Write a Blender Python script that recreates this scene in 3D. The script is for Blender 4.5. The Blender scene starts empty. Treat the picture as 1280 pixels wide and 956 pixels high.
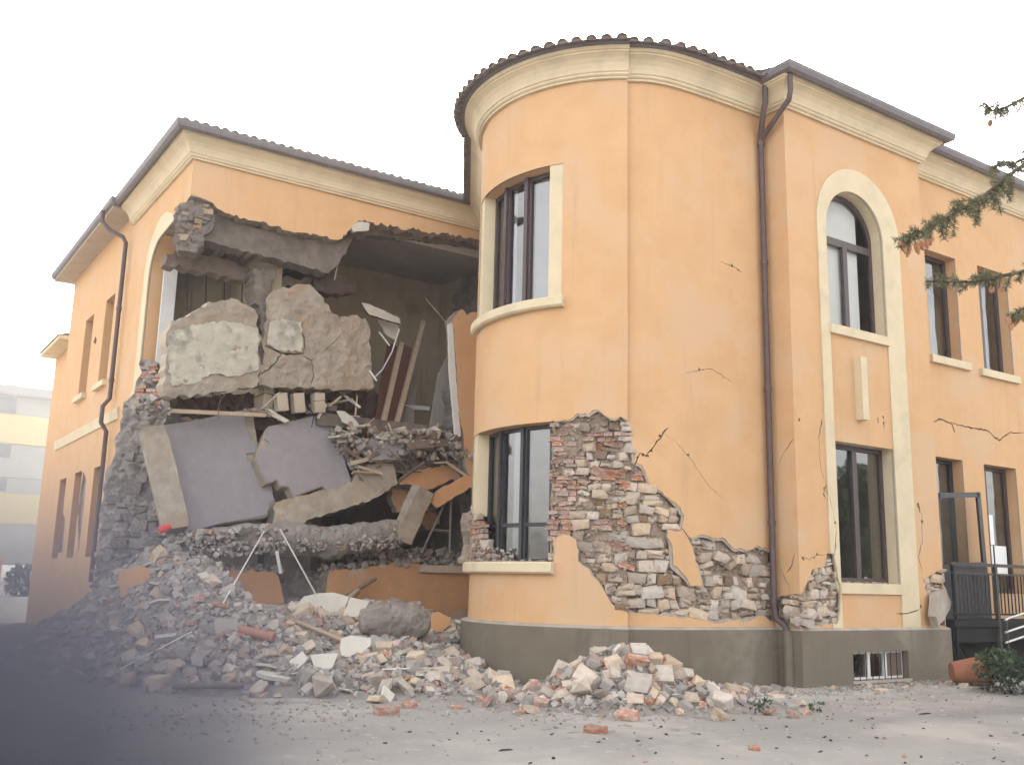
import bpy, bmesh, math, random
import numpy as np
from mathutils import Vector, Matrix, noise
from mathutils.geometry import delaunay_2d_cdt

random.seed(7)
sc = bpy.context.scene
COL = sc.collection
rad = math.radians

# ------------------------------------------------------------------ camera
FPX, YAW, PITCH, ROLL, EYE = 1241.0, 0.591824, 0.199187, 0.0230068, 1.6
_cy, _sy, _cp, _sp = math.cos(YAW), math.sin(YAW), math.cos(PITCH), math.sin(PITCH)
_fw = Vector((_sy * _cp, _cy * _cp, _sp))
_r0 = Vector((_cy, -_sy, 0))
_u0 = _r0.cross(_fw)
_rt = _r0 * math.cos(ROLL) + _u0 * math.sin(ROLL)
_up = -_r0 * math.sin(ROLL) + _u0 * math.cos(ROLL)
CAM = Vector((0, 0, EYE))
cam = bpy.data.cameras.new('camera')
cam.sensor_width = 36
cam.lens = 36 * FPX / 1280
cam.clip_start = 0.1
cam.clip_end = 3000
camo = bpy.data.objects.new('camera', cam)
COL.objects.link(camo)
camo.matrix_world = Matrix(((_rt.x, _up.x, -_fw.x, 0), (_rt.y, _up.y, -_fw.y, 0), (_rt.z, _up.z, -_fw.z, EYE), (0, 0, 0, 1)))
sc.camera = camo

# ------------------------------------------------------------------ light
SUN_AZ, SUN_EL = rad(42), rad(24)          # azimuth from +Y towards +X
world = bpy.data.worlds.new('World')
sc.world = world
world.use_nodes = True
wn = world.node_tree.nodes
sky = wn.new('ShaderNodeTexSky')
sky.sky_type = 'NISHITA'
sky.sun_disc = False
sky.sun_elevation = SUN_EL
sky.sun_rotation = SUN_AZ
sky.air_density = 1.0
sky.dust_density = 4.0
sky.ozone_density = 1.0
bgn = wn['Background']
bgn.inputs['Strength'].default_value = 0.15
hs = wn.new('ShaderNodeHueSaturation')
hs.inputs['Saturation'].default_value = 0.15
world.node_tree.links.new(sky.outputs[0], hs.inputs['Color'])
world.node_tree.links.new(hs.outputs[0], bgn.inputs['Color'])
sl = bpy.data.lights.new('sun', 'SUN')
sl.energy = 3.0
sl.angle = rad(0.5)
sl.color = (1, 0.93, 0.82)
so = bpy.data.objects.new('sun', sl)
COL.objects.link(so)
_sd = Vector((math.sin(SUN_AZ) * math.cos(SUN_EL), math.cos(SUN_AZ) * math.cos(SUN_EL), math.sin(SUN_EL)))
so.rotation_euler = _sd.to_track_quat('Z', 'Y').to_euler()
so.location = (20, 20, 40)
sc.view_settings.view_transform = 'Standard'
sc.view_settings.look = 'None'
sc.view_settings.exposure = 2.42
sc.view_settings.gamma = 1
sc.render.engine = 'CYCLES'
sc.cycles.max_bounces = 8
sc.cycles.use_denoising = True

# ------------------------------------------------------------------ sight lines -> points on the real surfaces
def ray(px, py):
    return (_rt * ((px - 640) / FPX) - _up * ((py - 478) / FPX) + _fw).normalized()
def onY(px, py, y):
    d = ray(px, py); return CAM + d * (y / d.y)
def onX(px, py, x):
    d = ray(px, py); return CAM + d * (x / d.x)
def onZ(px, py, z):
    d = ray(px, py); return CAM + d * ((z - EYE) / d.z)

class Plane:
    """flat surface: origin o, axes e1 (along), e2 (up), n (outward)"""
    def __init__(s, o, n, up=(0, 0, 1)):
        s.o = Vector(o); s.n = Vector(n).normalized(); u = Vector(up)
        s.e1 = u.cross(s.n).normalized(); s.e2 = s.n.cross(s.e1)
    def uv(s, px, py):
        d = ray(px, py); t = (s.o - CAM).dot(s.n) / d.dot(s.n)
        q = CAM + d * t - s.o
        return (q.dot(s.e1), q.dot(s.e2))
    def uv_at(s, x, y):
        q = Vector((x, y, s.o.z)) - s.o; return (q.dot(s.e1), q.dot(s.e2))
    def at(s, u, v, d=0.0):
        return s.o + s.e1 * u + s.e2 * v + s.n * d
    def frame(s, u):
        return s.e1, s.e2, s.n
def PY(y):
    return Plane((0, y, 0), (0, -1, 0))          # u = x, v = z
def PX(x):
    return Plane((x, 0, 0), (-1, 0, 0))          # u = -y, v = z

class Curve:
    """upright wall over a plan polyline; u = length along it, v = height, outward on the left of travel reversed"""
    def __init__(s, pts):
        s.p = np.array(pts, float)
        seg = np.diff(s.p, axis=0); L = np.hypot(seg[:, 0], seg[:, 1])
        s.s = np.concatenate([[0], np.cumsum(L)])
        t = seg / L[:, None]
        tt = np.vstack([t[:1], (t[:-1] + t[1:]) / 2, t[-1:]])
        tt /= np.hypot(tt[:, 0], tt[:, 1])[:, None]
        s.t = tt; s.len = s.s[-1]
    def _pt(s, u):
        u = min(max(u, 0), s.len)
        x = np.interp(u, s.s, s.p[:, 0]); y = np.interp(u, s.s, s.p[:, 1])
        tx = np.interp(u, s.s, s.t[:, 0]); ty = np.interp(u, s.s, s.t[:, 1])
        l = math.hypot(tx, ty); return x, y, tx / l, ty / l
    def at(s, u, v, d=0.0):
        x, y, tx, ty = s._pt(u)
        return Vector((x + ty * d, y - tx * d, v))
    def frame(s, u):
        x, y, tx, ty = s._pt(u)
        return Vector((tx, ty, 0)), Vector((0, 0, 1)), Vector((ty, -tx, 0))
    def uv(s, px, py):
        d = ray(px, py); best = None
        for i in range(len(s.p) - 1):
            a, b = s.p[i], s.p[i + 1]
            ex, ey = b - a
            den = d.x * ey - d.y * ex
            if abs(den) < 1e-9: continue
            t = (a[0] * ey - a[1] * ex) / den
            w = (a[0] * d.y - a[1] * d.x) / den
            if t > 0 and -1e-4 <= w <= (1 + 1e-4 if i < len(s.p) - 2 else 3) and (best is None or t < best[0]):
                best = (t, s.s[i] + w * math.hypot(ex, ey))
        if best is None: return None
        return (best[1], EYE + d.z * best[0])

# ------------------------------------------------------------------ materials
def new_mat(name):
    m = bpy.data.materials.new(name); m.use_nodes = True
    nt = m.node_tree; return m, nt, nt.nodes['Principled BSDF']
def surf(name, c1, c2, scale=3.0, rough=0.9, bump=0.3, bscale=25.0, bdist=0.02, rnd=0.0, c3=None, c3s=0.7, c3t=0.58, spec=0.3, island=None, streak=None, metal=0.0, tracks=None):
    m, nt, b = new_mat(name); N, L = nt.nodes, nt.links
    tc = N.new('ShaderNodeTexCoord')
    co = tc.outputs['Object']
    def nz(s, det=6, vec=co):
        n = N.new('ShaderNodeTexNoise'); n.inputs['Scale'].default_value = s; n.inputs['Detail'].default_value = det
        n.inputs['Roughness'].default_value = 0.6
        L.new(vec, n.inputs['Vector']); return n.outputs['Fac']
    def ramp(f, a, z):
        r = N.new('ShaderNodeMapRange'); r.inputs['From Min'].default_value = a; r.inputs['From Max'].default_value = z
        L.new(f, r.inputs['Value']); return r.outputs['Result']
    def mix(f, a, c):
        x = N.new('ShaderNodeMix'); x.data_type = 'RGBA'
        L.new(f, x.inputs['Factor'])
        for i, v in ((6, a), (7, c)):
            if isinstance(v, tuple): x.inputs[i].default_value = (*v, 1)
            else: L.new(v, x.inputs[i])
        return x.outputs[2]
    c = mix(ramp(nz(scale), 0.3, 0.7), c1, c2)
    if island:
        g = N.new('ShaderNodeNewGeometry')
        rp = N.new('ShaderNodeValToRGB'); rp.color_ramp.interpolation = 'CONSTANT'
        el = rp.color_ramp.elements
        while len(el) < len(island): el.new(0.5)
        for e, (p, cc) in zip(el, island): e.position = p; e.color = (*cc, 1)
        L.new(g.outputs['Random Per Island'], rp.inputs['Fac'])
        f = N.new('ShaderNodeValue'); f.outputs[0].default_value = 0.72
        c = mix(f.outputs[0], c, rp.outputs['Color'])
    if c3:
        c = mix(ramp(nz(c3s, 8), c3t, c3t + 0.12), c, c3)
    if streak:
        mp = N.new('ShaderNodeMapping'); mp.inputs['Scale'].default_value = (3.0, 3.0, 0.22)
        L.new(co, mp.inputs['Vector'])
        c = mix(ramp(nz(1.6, 5, mp.outputs[0]), 0.56, 0.9), c, streak)
    if tracks:                 # worn tyre lines sweeping across the road
        mp = N.new('ShaderNodeMapping'); mp.inputs['Rotation'].default_value = (0, 0, -0.75); mp.inputs['Scale'].default_value = (0.09, 0.62, 1.0)
        L.new(co, mp.inputs['Vector']); c = mix(ramp(nz(1.0, 4, mp.outputs[0]), 0.56, 0.72), c, tracks)
        c = mix(ramp(nz(6.0, 6), 0.60, 0.72), c, tuple(v * 1.25 for v in c1))
    if rnd:
        oi = N.new('ShaderNodeObjectInfo'); h = N.new('ShaderNodeHueSaturation')
        mr = N.new('ShaderNodeMapRange'); mr.inputs['To Min'].default_value = 1 - rnd; mr.inputs['To Max'].default_value = 1 + rnd
        L.new(oi.outputs['Random'], mr.inputs['Value']); L.new(mr.outputs[0], h.inputs['Value'])
        m2 = N.new('ShaderNodeMath'); m2.operation = 'MULTIPLY'; m2.inputs[1].default_value = 7.31
        fr = N.new('ShaderNodeMath'); fr.operation = 'FRACT'
        L.new(oi.outputs['Random'], m2.inputs[0]); L.new(m2.outputs[0], fr.inputs[0])
        ms = N.new('ShaderNodeMapRange'); ms.inputs['To Min'].default_value = 0.6; ms.inputs['To Max'].default_value = 1.25
        L.new(fr.outputs[0], ms.inputs['Value']); L.new(ms.outputs[0], h.inputs['Saturation'])
        L.new(c, h.inputs['Color']); c = h.outputs['Color']
    L.new(c, b.inputs['Base Color'])
    b.inputs['Roughness'].default_value = rough
    b.inputs['Specular IOR Level'].default_value = spec
    b.inputs['Metallic'].default_value = metal
    if bump:
        bm = N.new('ShaderNodeBump'); bm.inputs['Strength'].default_value = bump; bm.inputs['Distance'].default_value = bdist
        ad = N.new('ShaderNodeMath'); ad.operation = 'ADD'
        L.new(nz(bscale, 8), ad.inputs[0]); L.new(nz(bscale * 5, 3), ad.inputs[1])
        L.new(ad.outputs[0], bm.inputs['Height']); L.new(bm.outputs[0], b.inputs['Normal'])
    return m
def glass(name, tint, refl=0.25, rough=0.03):
    m, nt, b = new_mat(name); N, L = nt.nodes, nt.links
    tr = N.new('ShaderNodeBsdfTransparent'); tr.inputs['Color'].default_value = (*tint, 1)
    gl = N.new('ShaderNodeBsdfGlossy'); gl.inputs['Roughness'].default_value = rough
    tc = N.new('ShaderNodeTexCoord'); nn = N.new('ShaderNodeTexNoise'); nn.inputs['Scale'].default_value = 1.3
    bp = N.new('ShaderNodeBump'); bp.inputs['Strength'].default_value = 0.06; bp.inputs['Distance'].default_value = 0.2
    L.new(tc.outputs['Object'], nn.inputs['Vector']); L.new(nn.outputs['Fac'], bp.inputs['Height']); L.new(bp.outputs[0], gl.inputs['Normal'])
    lw = N.new('ShaderNodeLayerWeight'); lw.inputs['Blend'].default_value = refl
    mx = N.new('ShaderNodeMixShader')
    L.new(lw.outputs['Fresnel'], mx.inputs[0]); L.new(tr.outputs[0], mx.inputs[1]); L.new(gl.outputs[0], mx.inputs[2])
    L.new(mx.outputs[0], N['Material Output'].inputs['Surface'])
    return m

M = {}
M['orange'] = surf('orange_plaster', (0.625, 0.385, 0.205), (0.57, 0.34, 0.172), 1.6, 0.92, 0.4, 45, 0.009, streak=(0.48, 0.315, 0.185), c3=(0.585, 0.385, 0.23), c3s=0.7, c3t=0.5)
M['orange_dirty'] = surf('dusty_orange_plaster', (0.56, 0.30, 0.14), (0.44, 0.25, 0.14), 2.0, 0.95, 0.4, 40, 0.02, c3=(0.42, 0.34, 0.28), c3s=1.3, c3t=0.55)
M['cream'] = surf('cream_paint', (0.66, 0.55, 0.375), (0.58, 0.48, 0.32), 2.2, 0.9, 0.3, 40, 0.006, c3=(0.55, 0.46, 0.325), c3s=1.7, c3t=0.54)
M['cream_dirty'] = surf('dusty_cream_render', (0.50, 0.42, 0.32), (0.40, 0.34, 0.27), 2.5, 0.95, 0.5, 30, 0.02)
M['plinth'] = surf('grey_plinth_paint', (0.19, 0.158, 0.118), (0.155, 0.128, 0.097), 1.6, 0.9, 0.3, 40, 0.015, c3=(0.225, 0.195, 0.15), c3s=1.1, c3t=0.54, streak=(0.125, 0.105, 0.08))
M['ledge'] = surf('pale_ledge_mortar', (0.46, 0.395, 0.33), (0.34, 0.29, 0.24), 4, 0.95, 0.5, 30, 0.02)
M['edge'] = surf('broken_plaster_edge', (0.5, 0.42, 0.35), (0.36, 0.28, 0.22), 12, 0.95, 0.5, 40, 0.02)
M['mortar'] = surf('crumbled_mortar', (0.43, 0.34, 0.27), (0.27, 0.205, 0.155), 6, 0.97, 0.8, 14, 0.022, c3=(0.49, 0.39, 0.31), c3s=2.2)
M['stone'] = surf('pale_limestone', (0.53, 0.43, 0.335), (0.39, 0.305, 0.235), 3, 0.95, 0.6, 5, 0.01, rnd=0.22, c3=(0.44, 0.345, 0.27), c3s=2)
M['stone_dark'] = surf('brown_tuff_stone', (0.32, 0.235, 0.16), (0.22, 0.16, 0.11), 3, 0.95, 0.6, 5, 0.01, rnd=0.3)
M['brick'] = surf('red_brick', (0.40, 0.195, 0.13), (0.31, 0.145, 0.10), 9, 0.93, 0.5, 6, 0.006, rnd=0.22, c3=(0.43, 0.335, 0.27), c3s=3, c3t=0.46)
M['grey_stone'] = surf('dusty_grey_masonry', (0.29, 0.25, 0.22), (0.155, 0.132, 0.115), 5, 0.96, 0.7, 9, 0.022, rnd=0.25, c3=(0.30, 0.235, 0.19), c3s=2.2)
M['concrete'] = surf('pale_concrete', (0.42, 0.365, 0.295), (0.25, 0.21, 0.17), 3.2, 0.95, 0.8, 9, 0.022, c3=(0.34, 0.26, 0.185), c3s=1.3, c3t=0.5)
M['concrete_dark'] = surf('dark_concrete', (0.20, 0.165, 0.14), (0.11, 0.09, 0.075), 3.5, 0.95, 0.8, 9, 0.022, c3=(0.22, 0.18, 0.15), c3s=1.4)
M['lino'] = surf('grey_purple_floor_covering', (0.275, 0.25, 0.262), (0.24, 0.217, 0.227), 5, 0.75, 0.1, 40, 0.005, c3=(0.30, 0.272, 0.28), c3s=2.0)
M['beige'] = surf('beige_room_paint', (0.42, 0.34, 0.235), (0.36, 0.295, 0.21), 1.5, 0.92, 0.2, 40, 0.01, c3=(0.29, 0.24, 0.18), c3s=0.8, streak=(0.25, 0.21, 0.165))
M['skin'] = surf('whitish_wall_plaster', (0.52, 0.485, 0.395), (0.38, 0.355, 0.29), 4.5, 0.95, 0.6, 16, 0.01, c3=(0.26, 0.245, 0.205), c3s=2.2, c3t=0.56)
M['ceiling'] = surf('grey_ceiling_plaster', (0.38, 0.335, 0.30), (0.31, 0.275, 0.25), 1.5, 0.95, 0.3, 30, 0.02)
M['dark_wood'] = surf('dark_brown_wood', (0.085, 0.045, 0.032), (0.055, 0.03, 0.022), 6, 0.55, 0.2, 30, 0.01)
M['red_wood'] = surf('red_brown_door_wood', (0.14, 0.05, 0.034), (0.10, 0.036, 0.026), 5, 0.55, 0.2, 30, 0.01)
M['pale_wood'] = surf('pale_timber', (0.46, 0.36, 0.26), (0.36, 0.28, 0.20), 8, 0.85, 0.3, 30, 0.01)
M['old_wood'] = surf('weathered_timber', (0.20, 0.15, 0.115), (0.14, 0.105, 0.085), 8, 0.9, 0.4, 30, 0.01)
M['frame'] = surf('dark_brown_window_frame', (0.075, 0.05, 0.05), (0.055, 0.036, 0.036), 6, 0.45, 0.1, 40, 0.004, spec=0.5)
M['black_frame'] = surf('black_metal_frame', (0.028, 0.028, 0.034), (0.022, 0.021, 0.026), 6, 0.45, 0.1, 40, 0.004, spec=0.5)
M['pipe'] = surf('brown_downpipe', (0.10, 0.065, 0.062), (0.08, 0.052, 0.05), 4, 0.5, 0.1, 30, 0.004, spec=0.5)
M['gutter'] = surf('grey_brown_gutter', (0.17, 0.15, 0.155), (0.13, 0.115, 0.12), 5, 0.6, 0.15, 30, 0.005, spec=0.5)
M['tile'] = surf('clay_roof_tile', (0.24, 0.18, 0.16), (0.18, 0.145, 0.135), 9, 0.9, 0.4, 30, 0.01, rnd=0.2, c3=(0.26, 0.24, 0.23), c3s=5, c3t=0.46)
M['white'] = surf('white_plaster_board', (0.58, 0.54, 0.47), (0.48, 0.44, 0.38), 3, 0.9, 0.25, 30, 0.01)
M['white_paint'] = surf('white_metal_paint', (0.74, 0.72, 0.70), (0.66, 0.64, 0.62), 5, 0.5, 0.05, 30, 0.004)
M['curtain'] = surf('white_blind', (0.86, 0.86, 0.85), (0.80, 0.80, 0.80), 2, 0.85, 0.0)
M['paper'] = surf('white_paper', (0.84, 0.84, 0.84), (0.79, 0.79, 0.80), 5, 0.9, 0.0)
M['glass'] = glass('window_glass', (0.92, 0.92, 0.92), 0.62)
M['glass_clear'] = glass('door_glass', (0.80, 0.80, 0.78), 0.15)
M['iron'] = surf('black_railing_iron', (0.022, 0.02, 0.02), (0.014, 0.012, 0.012), 8, 0.7, 0.1, 40, 0.004, spec=0.15)
M['grey_iron'] = surf('worn_grey_iron', (0.07, 0.062, 0.055), (0.05, 0.045, 0.04), 8, 0.6, 0.1, 40, 0.004, spec=0.25)
M['chrome'] = surf('bare_steel_tube', (0.62, 0.61, 0.59), (0.5, 0.49, 0.47), 8, 0.35, 0.05, 30, 0.003, metal=0.8)
M['red'] = surf('red_plastic', (0.60, 0.06, 0.05), (0.48, 0.045, 0.04), 6, 0.5, 0.1, 20, 0.01)
M['redpipe'] = surf('orange_red_pipe', (0.36, 0.18, 0.125), (0.29, 0.145, 0.10), 6, 0.8, 0.2, 20, 0.01)
M['terracotta'] = surf('terracotta_pot', (0.36, 0.15, 0.085), (0.27, 0.11, 0.065), 5, 0.85, 0.2, 30, 0.01, c3=(0.5, 0.42, 0.36), c3s=3, c3t=0.58)
M['soil'] = surf('dark_soil', (0.06, 0.045, 0.035), (0.04, 0.03, 0.025), 12, 1, 0.8, 30, 0.03)
M['asphalt'] = surf('dusty_asphalt', (0.31, 0.286, 0.258), (0.235, 0.216, 0.20), 0.55, 0.95, 0.35, 40, 0.01, c3=(0.36, 0.33, 0.295), c3s=0.35, c3t=0.5, tracks=(0.175, 0.16, 0.16))
M['paving'] = surf('dusty_concrete_paving', (0.42, 0.38, 0.33), (0.33, 0.295, 0.255), 2, 0.95, 0.4, 25, 0.015, rnd=0.08)
RUB = [(0.0, (0.31, 0.275, 0.245)), (0.22, (0.41, 0.365, 0.325)), (0.40, (0.22, 0.195, 0.18)), (0.56, (0.50, 0.455, 0.405)), (0.66, (0.34, 0.20, 0.15)), (0.76, (0.25, 0.225, 0.21)), (0.90, (0.37, 0.305, 0.25))]
M['rubble'] = surf('mixed_rubble', (0.33, 0.295, 0.265), (0.23, 0.205, 0.185), 9, 0.97, 0.5, 20, 0.006, island=RUB)
M['rubble_base'] = surf('crushed_rubble_dust', (0.31, 0.278, 0.252), (0.21, 0.187, 0.17), 5, 0.97, 0.8, 14, 0.018, c3=(0.42, 0.37, 0.33), c3s=2.5)
M['chunk'] = surf('pinkish_mortar_chunk', (0.37, 0.325, 0.285), (0.265, 0.23, 0.20), 3, 0.96, 0.6, 6, 0.012, rnd=0.3)
M['needle'] = surf('conifer_needles', (0.20, 0.19, 0.105), (0.15, 0.145, 0.08), 6, 0.7, 0)
M['bark'] = surf('conifer_bark', (0.10, 0.075, 0.055), (0.07, 0.05, 0.038), 12, 0.95, 0.5, 30, 0.01)
M['cone'] = surf('orange_brown_cone', (0.52, 0.27, 0.14), (0.42, 0.2, 0.1), 25, 0.8, 0.4, 60, 0.004)
M['leaf'] = surf('dark_green_leaf', (0.055, 0.085, 0.035), (0.035, 0.06, 0.025), 6, 0.6, 0, rnd=0.3)
M['yellow'] = surf('yellow_render', (0.42, 0.33, 0.12), (0.38, 0.295, 0.105), 0.4, 0.92, 0.1, 10)
M['pale_render'] = surf('pale_grey_render', (0.25, 0.245, 0.225), (0.215, 0.21, 0.195), 0.4, 0.92, 0.1, 10)
M['dark_void'] = surf('dark_glazing', (0.07, 0.075, 0.085), (0.055, 0.06, 0.07), 1, 0.25, 0)
M['bg_leaf'] = surf('distant_foliage', (0.06, 0.08, 0.045), (0.04, 0.06, 0.03), 1.5, 0.8, 0)

# ------------------------------------------------------------------ object helpers
def tag(o, label=None, cat=None, group=None, kind=None):
    if label: o['label'] = label
    if cat: o['category'] = cat
    if group: o['group'] = group
    if kind: o['kind'] = kind
    return o
def empty(name, loc, parent=None):
    o = bpy.data.objects.new(name, None); COL.objects.link(o); o.empty_display_size = 0.3
    o.location = loc
    if parent: o.parent = parent
    return o
_org = {}
def origin(o):
    """world position of an unrotated object"""
    return _org.get(o.name, Vector((0, 0, 0)))
def mkroot(name, loc, label, cat, group=None):
    o = empty(name, loc); _org[o.name] = Vector(loc); return tag(o, label, cat, group)
def link(name, me, parent=None):
    """mesh with world coordinates -> object (origin at parent's origin, or at its own base)"""
    o = bpy.data.objects.new(name, me); COL.objects.link(o)
    if parent:
        w = origin(parent); o.parent = parent
    else:
        n = len(me.vertices); a = np.empty(n * 3); me.vertices.foreach_get('co', a); a = a.reshape(-1, 3)
        w = Vector(((a[:, 0].min() + a[:, 0].max()) / 2, (a[:, 1].min() + a[:, 1].max()) / 2, a[:, 2].min())); o.location = w
    me.transform(Matrix.Translation(-w)); _org[o.name] = Vector(w)
    return o
class MB:
    def __init__(s): s.v = []; s.f = []; s.mi = []; s.sm = []
    def add(s, vs, fs, mi=0, smooth=False):
        b = len(s.v); s.v += [tuple(v) for v in vs]
        for f in fs: s.f.append(tuple(i + b for i in f)); s.mi.append(mi); s.sm.append(smooth)
    def box(s, o, ax, ay, az, mi=0):
        """o corner, three edge vectors"""
        o, ax, ay, az = map(Vector, (o, ax, ay, az))
        vs = [o, o + ax, o + ax + ay, o + ay, o + az, o + ax + az, o + ax + ay + az, o + ay + az]
        fs = [(0, 3, 2, 1), (4, 5, 6, 7), (0, 1, 5, 4), (1, 2, 6, 5), (2, 3, 7, 6), (3, 0, 4, 7)]
        if ax.cross(ay).dot(az) < 0: fs = [f[::-1] for f in fs]
        s.add(vs, fs, mi)
    def bar(s, a, b, w, h, up=(0, 0, 1), mi=0):
        a, b = Vector(a), Vector(b); d = (b - a).normalized(); u = Vector(up)
        if abs(d.dot(u)) > 0.97: u = Vector((0, 1, 0))
        x = d.cross(u).normalized(); y = x.cross(d)
        s.box(a - x * w / 2 - y * h / 2, x * w, y * h, b - a, mi)
    def tube(s, pts, r, seg=8, mi=0, cap=True):
        pts = [Vector(p) for p in pts]; rings = []; ref = None
        for i, p in enumerate(pts):
            t = (pts[min(i + 1, len(pts) - 1)] - pts[max(i - 1, 0)]).normalized()
            if ref is None:
                ref = t.orthogonal().normalized()
            ref = (ref - t * ref.dot(t)).normalized(); bn = t.cross(ref)
            rr = r[i] if isinstance(r, (list, tuple)) else r
            rings.append([p + (ref * math.cos(2 * math.pi * k / seg) + bn * math.sin(2 * math.pi * k / seg)) * rr for k in range(seg)])
        vs = [v for R in rings for v in R]; fs = []
        for i in range(len(pts) - 1):
            for k in range(seg):
                k2 = (k + 1) % seg; fs.append((i * seg + k, i * seg + k2, (i + 1) * seg + k2, (i + 1) * seg + k))
        s.add(vs, fs, mi, True)
        if cap:
            s.add(rings[0], [tuple(range(seg))[::-1]], mi); s.add(rings[-1], [tuple(range(seg))], mi)
    def mesh(s, name, mats):
        me = bpy.data.meshes.new(name); me.from_pydata(s.v, [], s.f)
        for m in (mats if isinstance(mats, (list, tuple)) else [mats]): me.materials.append(M[m] if isinstance(m, str) else m)
        me.polygons.foreach_set('material_index', s.mi); me.polygons.foreach_set('use_smooth', s.sm); me.update(); return me
    def build(s, name, mats, parent=None): return link(name, s.mesh(name, mats), parent)

def inside(P, poly):
    P = np.asarray(P, float); q = np.asarray(poly, float); x, y = P[:, 0], P[:, 1]; r = np.zeros(len(P), bool)
    j = len(q) - 1
    for i in range(len(q)):
        xi, yi = q[i]; xj, yj = q[j]
        if yi != yj:
            c = ((yi > y) != (yj > y)) & (x < (xj - xi) * (y - yi) / (yj - yi) + xi); r ^= c
        j = i
    return r
def dist_edges(P, poly):
    P = np.asarray(P, float); q = np.asarray(poly, float); best = np.full(len(P), 1e9)
    for i in range(len(q)):
        a, b = q[i], q[(i + 1) % len(q)]; e = b - a; l = max((e ** 2).sum(), 1e-12)
        t = np.clip(((P - a) @ e) / l, 0, 1); d = P - (a + t[:, None] * e); best = np.minimum(best, np.hypot(d[:, 0], d[:, 1]))
    return best
def rough(poly, step, amp, seed=0, closed=True):
    """ragged outline: edges cut to `step` and shaken sideways"""
    rnd = random.Random(seed); out = []; n = len(poly)
    for i in range(n if closed else n - 1):
        a, b = poly[i], poly[(i + 1) % n]; L = math.hypot(b[0] - a[0], b[1] - a[1]); k = max(1, int(L / step))
        nx, ny = (-(b[1] - a[1]) / max(L, 1e-6), (b[0] - a[0]) / max(L, 1e-6))
        for j in range(k):
            t = (j + (rnd.uniform(-.3, .3) if j else 0)) / k; d = rnd.uniform(-amp, amp) if j else rnd.uniform(-amp, amp) * .3
            out.append((a[0] + (b[0] - a[0]) * t + nx * d, a[1] + (b[1] - a[1]) * t + ny * d))
    if not closed: out.append(poly[-1])
    return out
def cut(poly, step):
    return rough(poly, step, 0.0)
def crack(pts, w, seed=0):
    """thin ragged sliver along a polyline in surface coordinates"""
    rnd = random.Random(seed); c = rough(pts, 0.07, 0.018, seed, False); n = len(c); L, R = [], []
    for i, p in enumerate(c):
        a = c[max(i - 1, 0)]; b = c[min(i + 1, n - 1)]; dx, dy = b[0] - a[0], b[1] - a[1]; l = math.hypot(dx, dy) or 1
        ww = w * (0.15 + 0.85 * math.sin(math.pi * min(max((i + .3) / (n - .4), 0), 1)) ** 0.6) * rnd.uniform(.5, 1.3) / 2
        L.append((p[0] - dy / l * ww, p[1] + dx / l * ww)); R.append((p[0] + dy / l * ww, p[1] - dx / l * ww))
    return L + R[::-1]

def flakes(pts, n, seed, size=(.02, .07)):
    """small chips of render missing beside a crack"""
    rnd = random.Random(seed); out = []
    for _ in range(n):
        i = rnd.randrange(len(pts) - 1); t = rnd.random(); c = (pts[i][0] + (pts[i + 1][0] - pts[i][0]) * t + rnd.gauss(0, .012), pts[i][1] + (pts[i + 1][1] - pts[i][1]) * t + rnd.gauss(0, .012)); r = rnd.uniform(*size); a0 = rnd.uniform(0, 6)
        out.append([(c[0] + math.cos(a0 + k * 1.05) * r * rnd.uniform(.25, .9), c[1] + math.sin(a0 + k * 1.05) * r * rnd.uniform(.25, .9)) for k in range(6)])
    return out
def swell(poly, amp, seed):
    """push an outline outwards by an uneven amount"""
    n = len(poly); A = sum(poly[i][0] * poly[(i + 1) % n][1] - poly[(i + 1) % n][0] * poly[i][1] for i in range(n)); sg = 1 if A > 0 else -1; out = []
    for i, p in enumerate(poly):
        a, b = poly[i - 1], poly[(i + 1) % n]; dx, dy = b[0] - a[0], b[1] - a[1]; l = math.hypot(dx, dy) or 1
        k = amp * max(.08, .5 + noise.noise(Vector((p[0] * 3.1, p[1] * 3.1, seed))) * 1.1); out.append((p[0] + dy / l * sg * k, p[1] - dx / l * sg * k))
    return out

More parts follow.
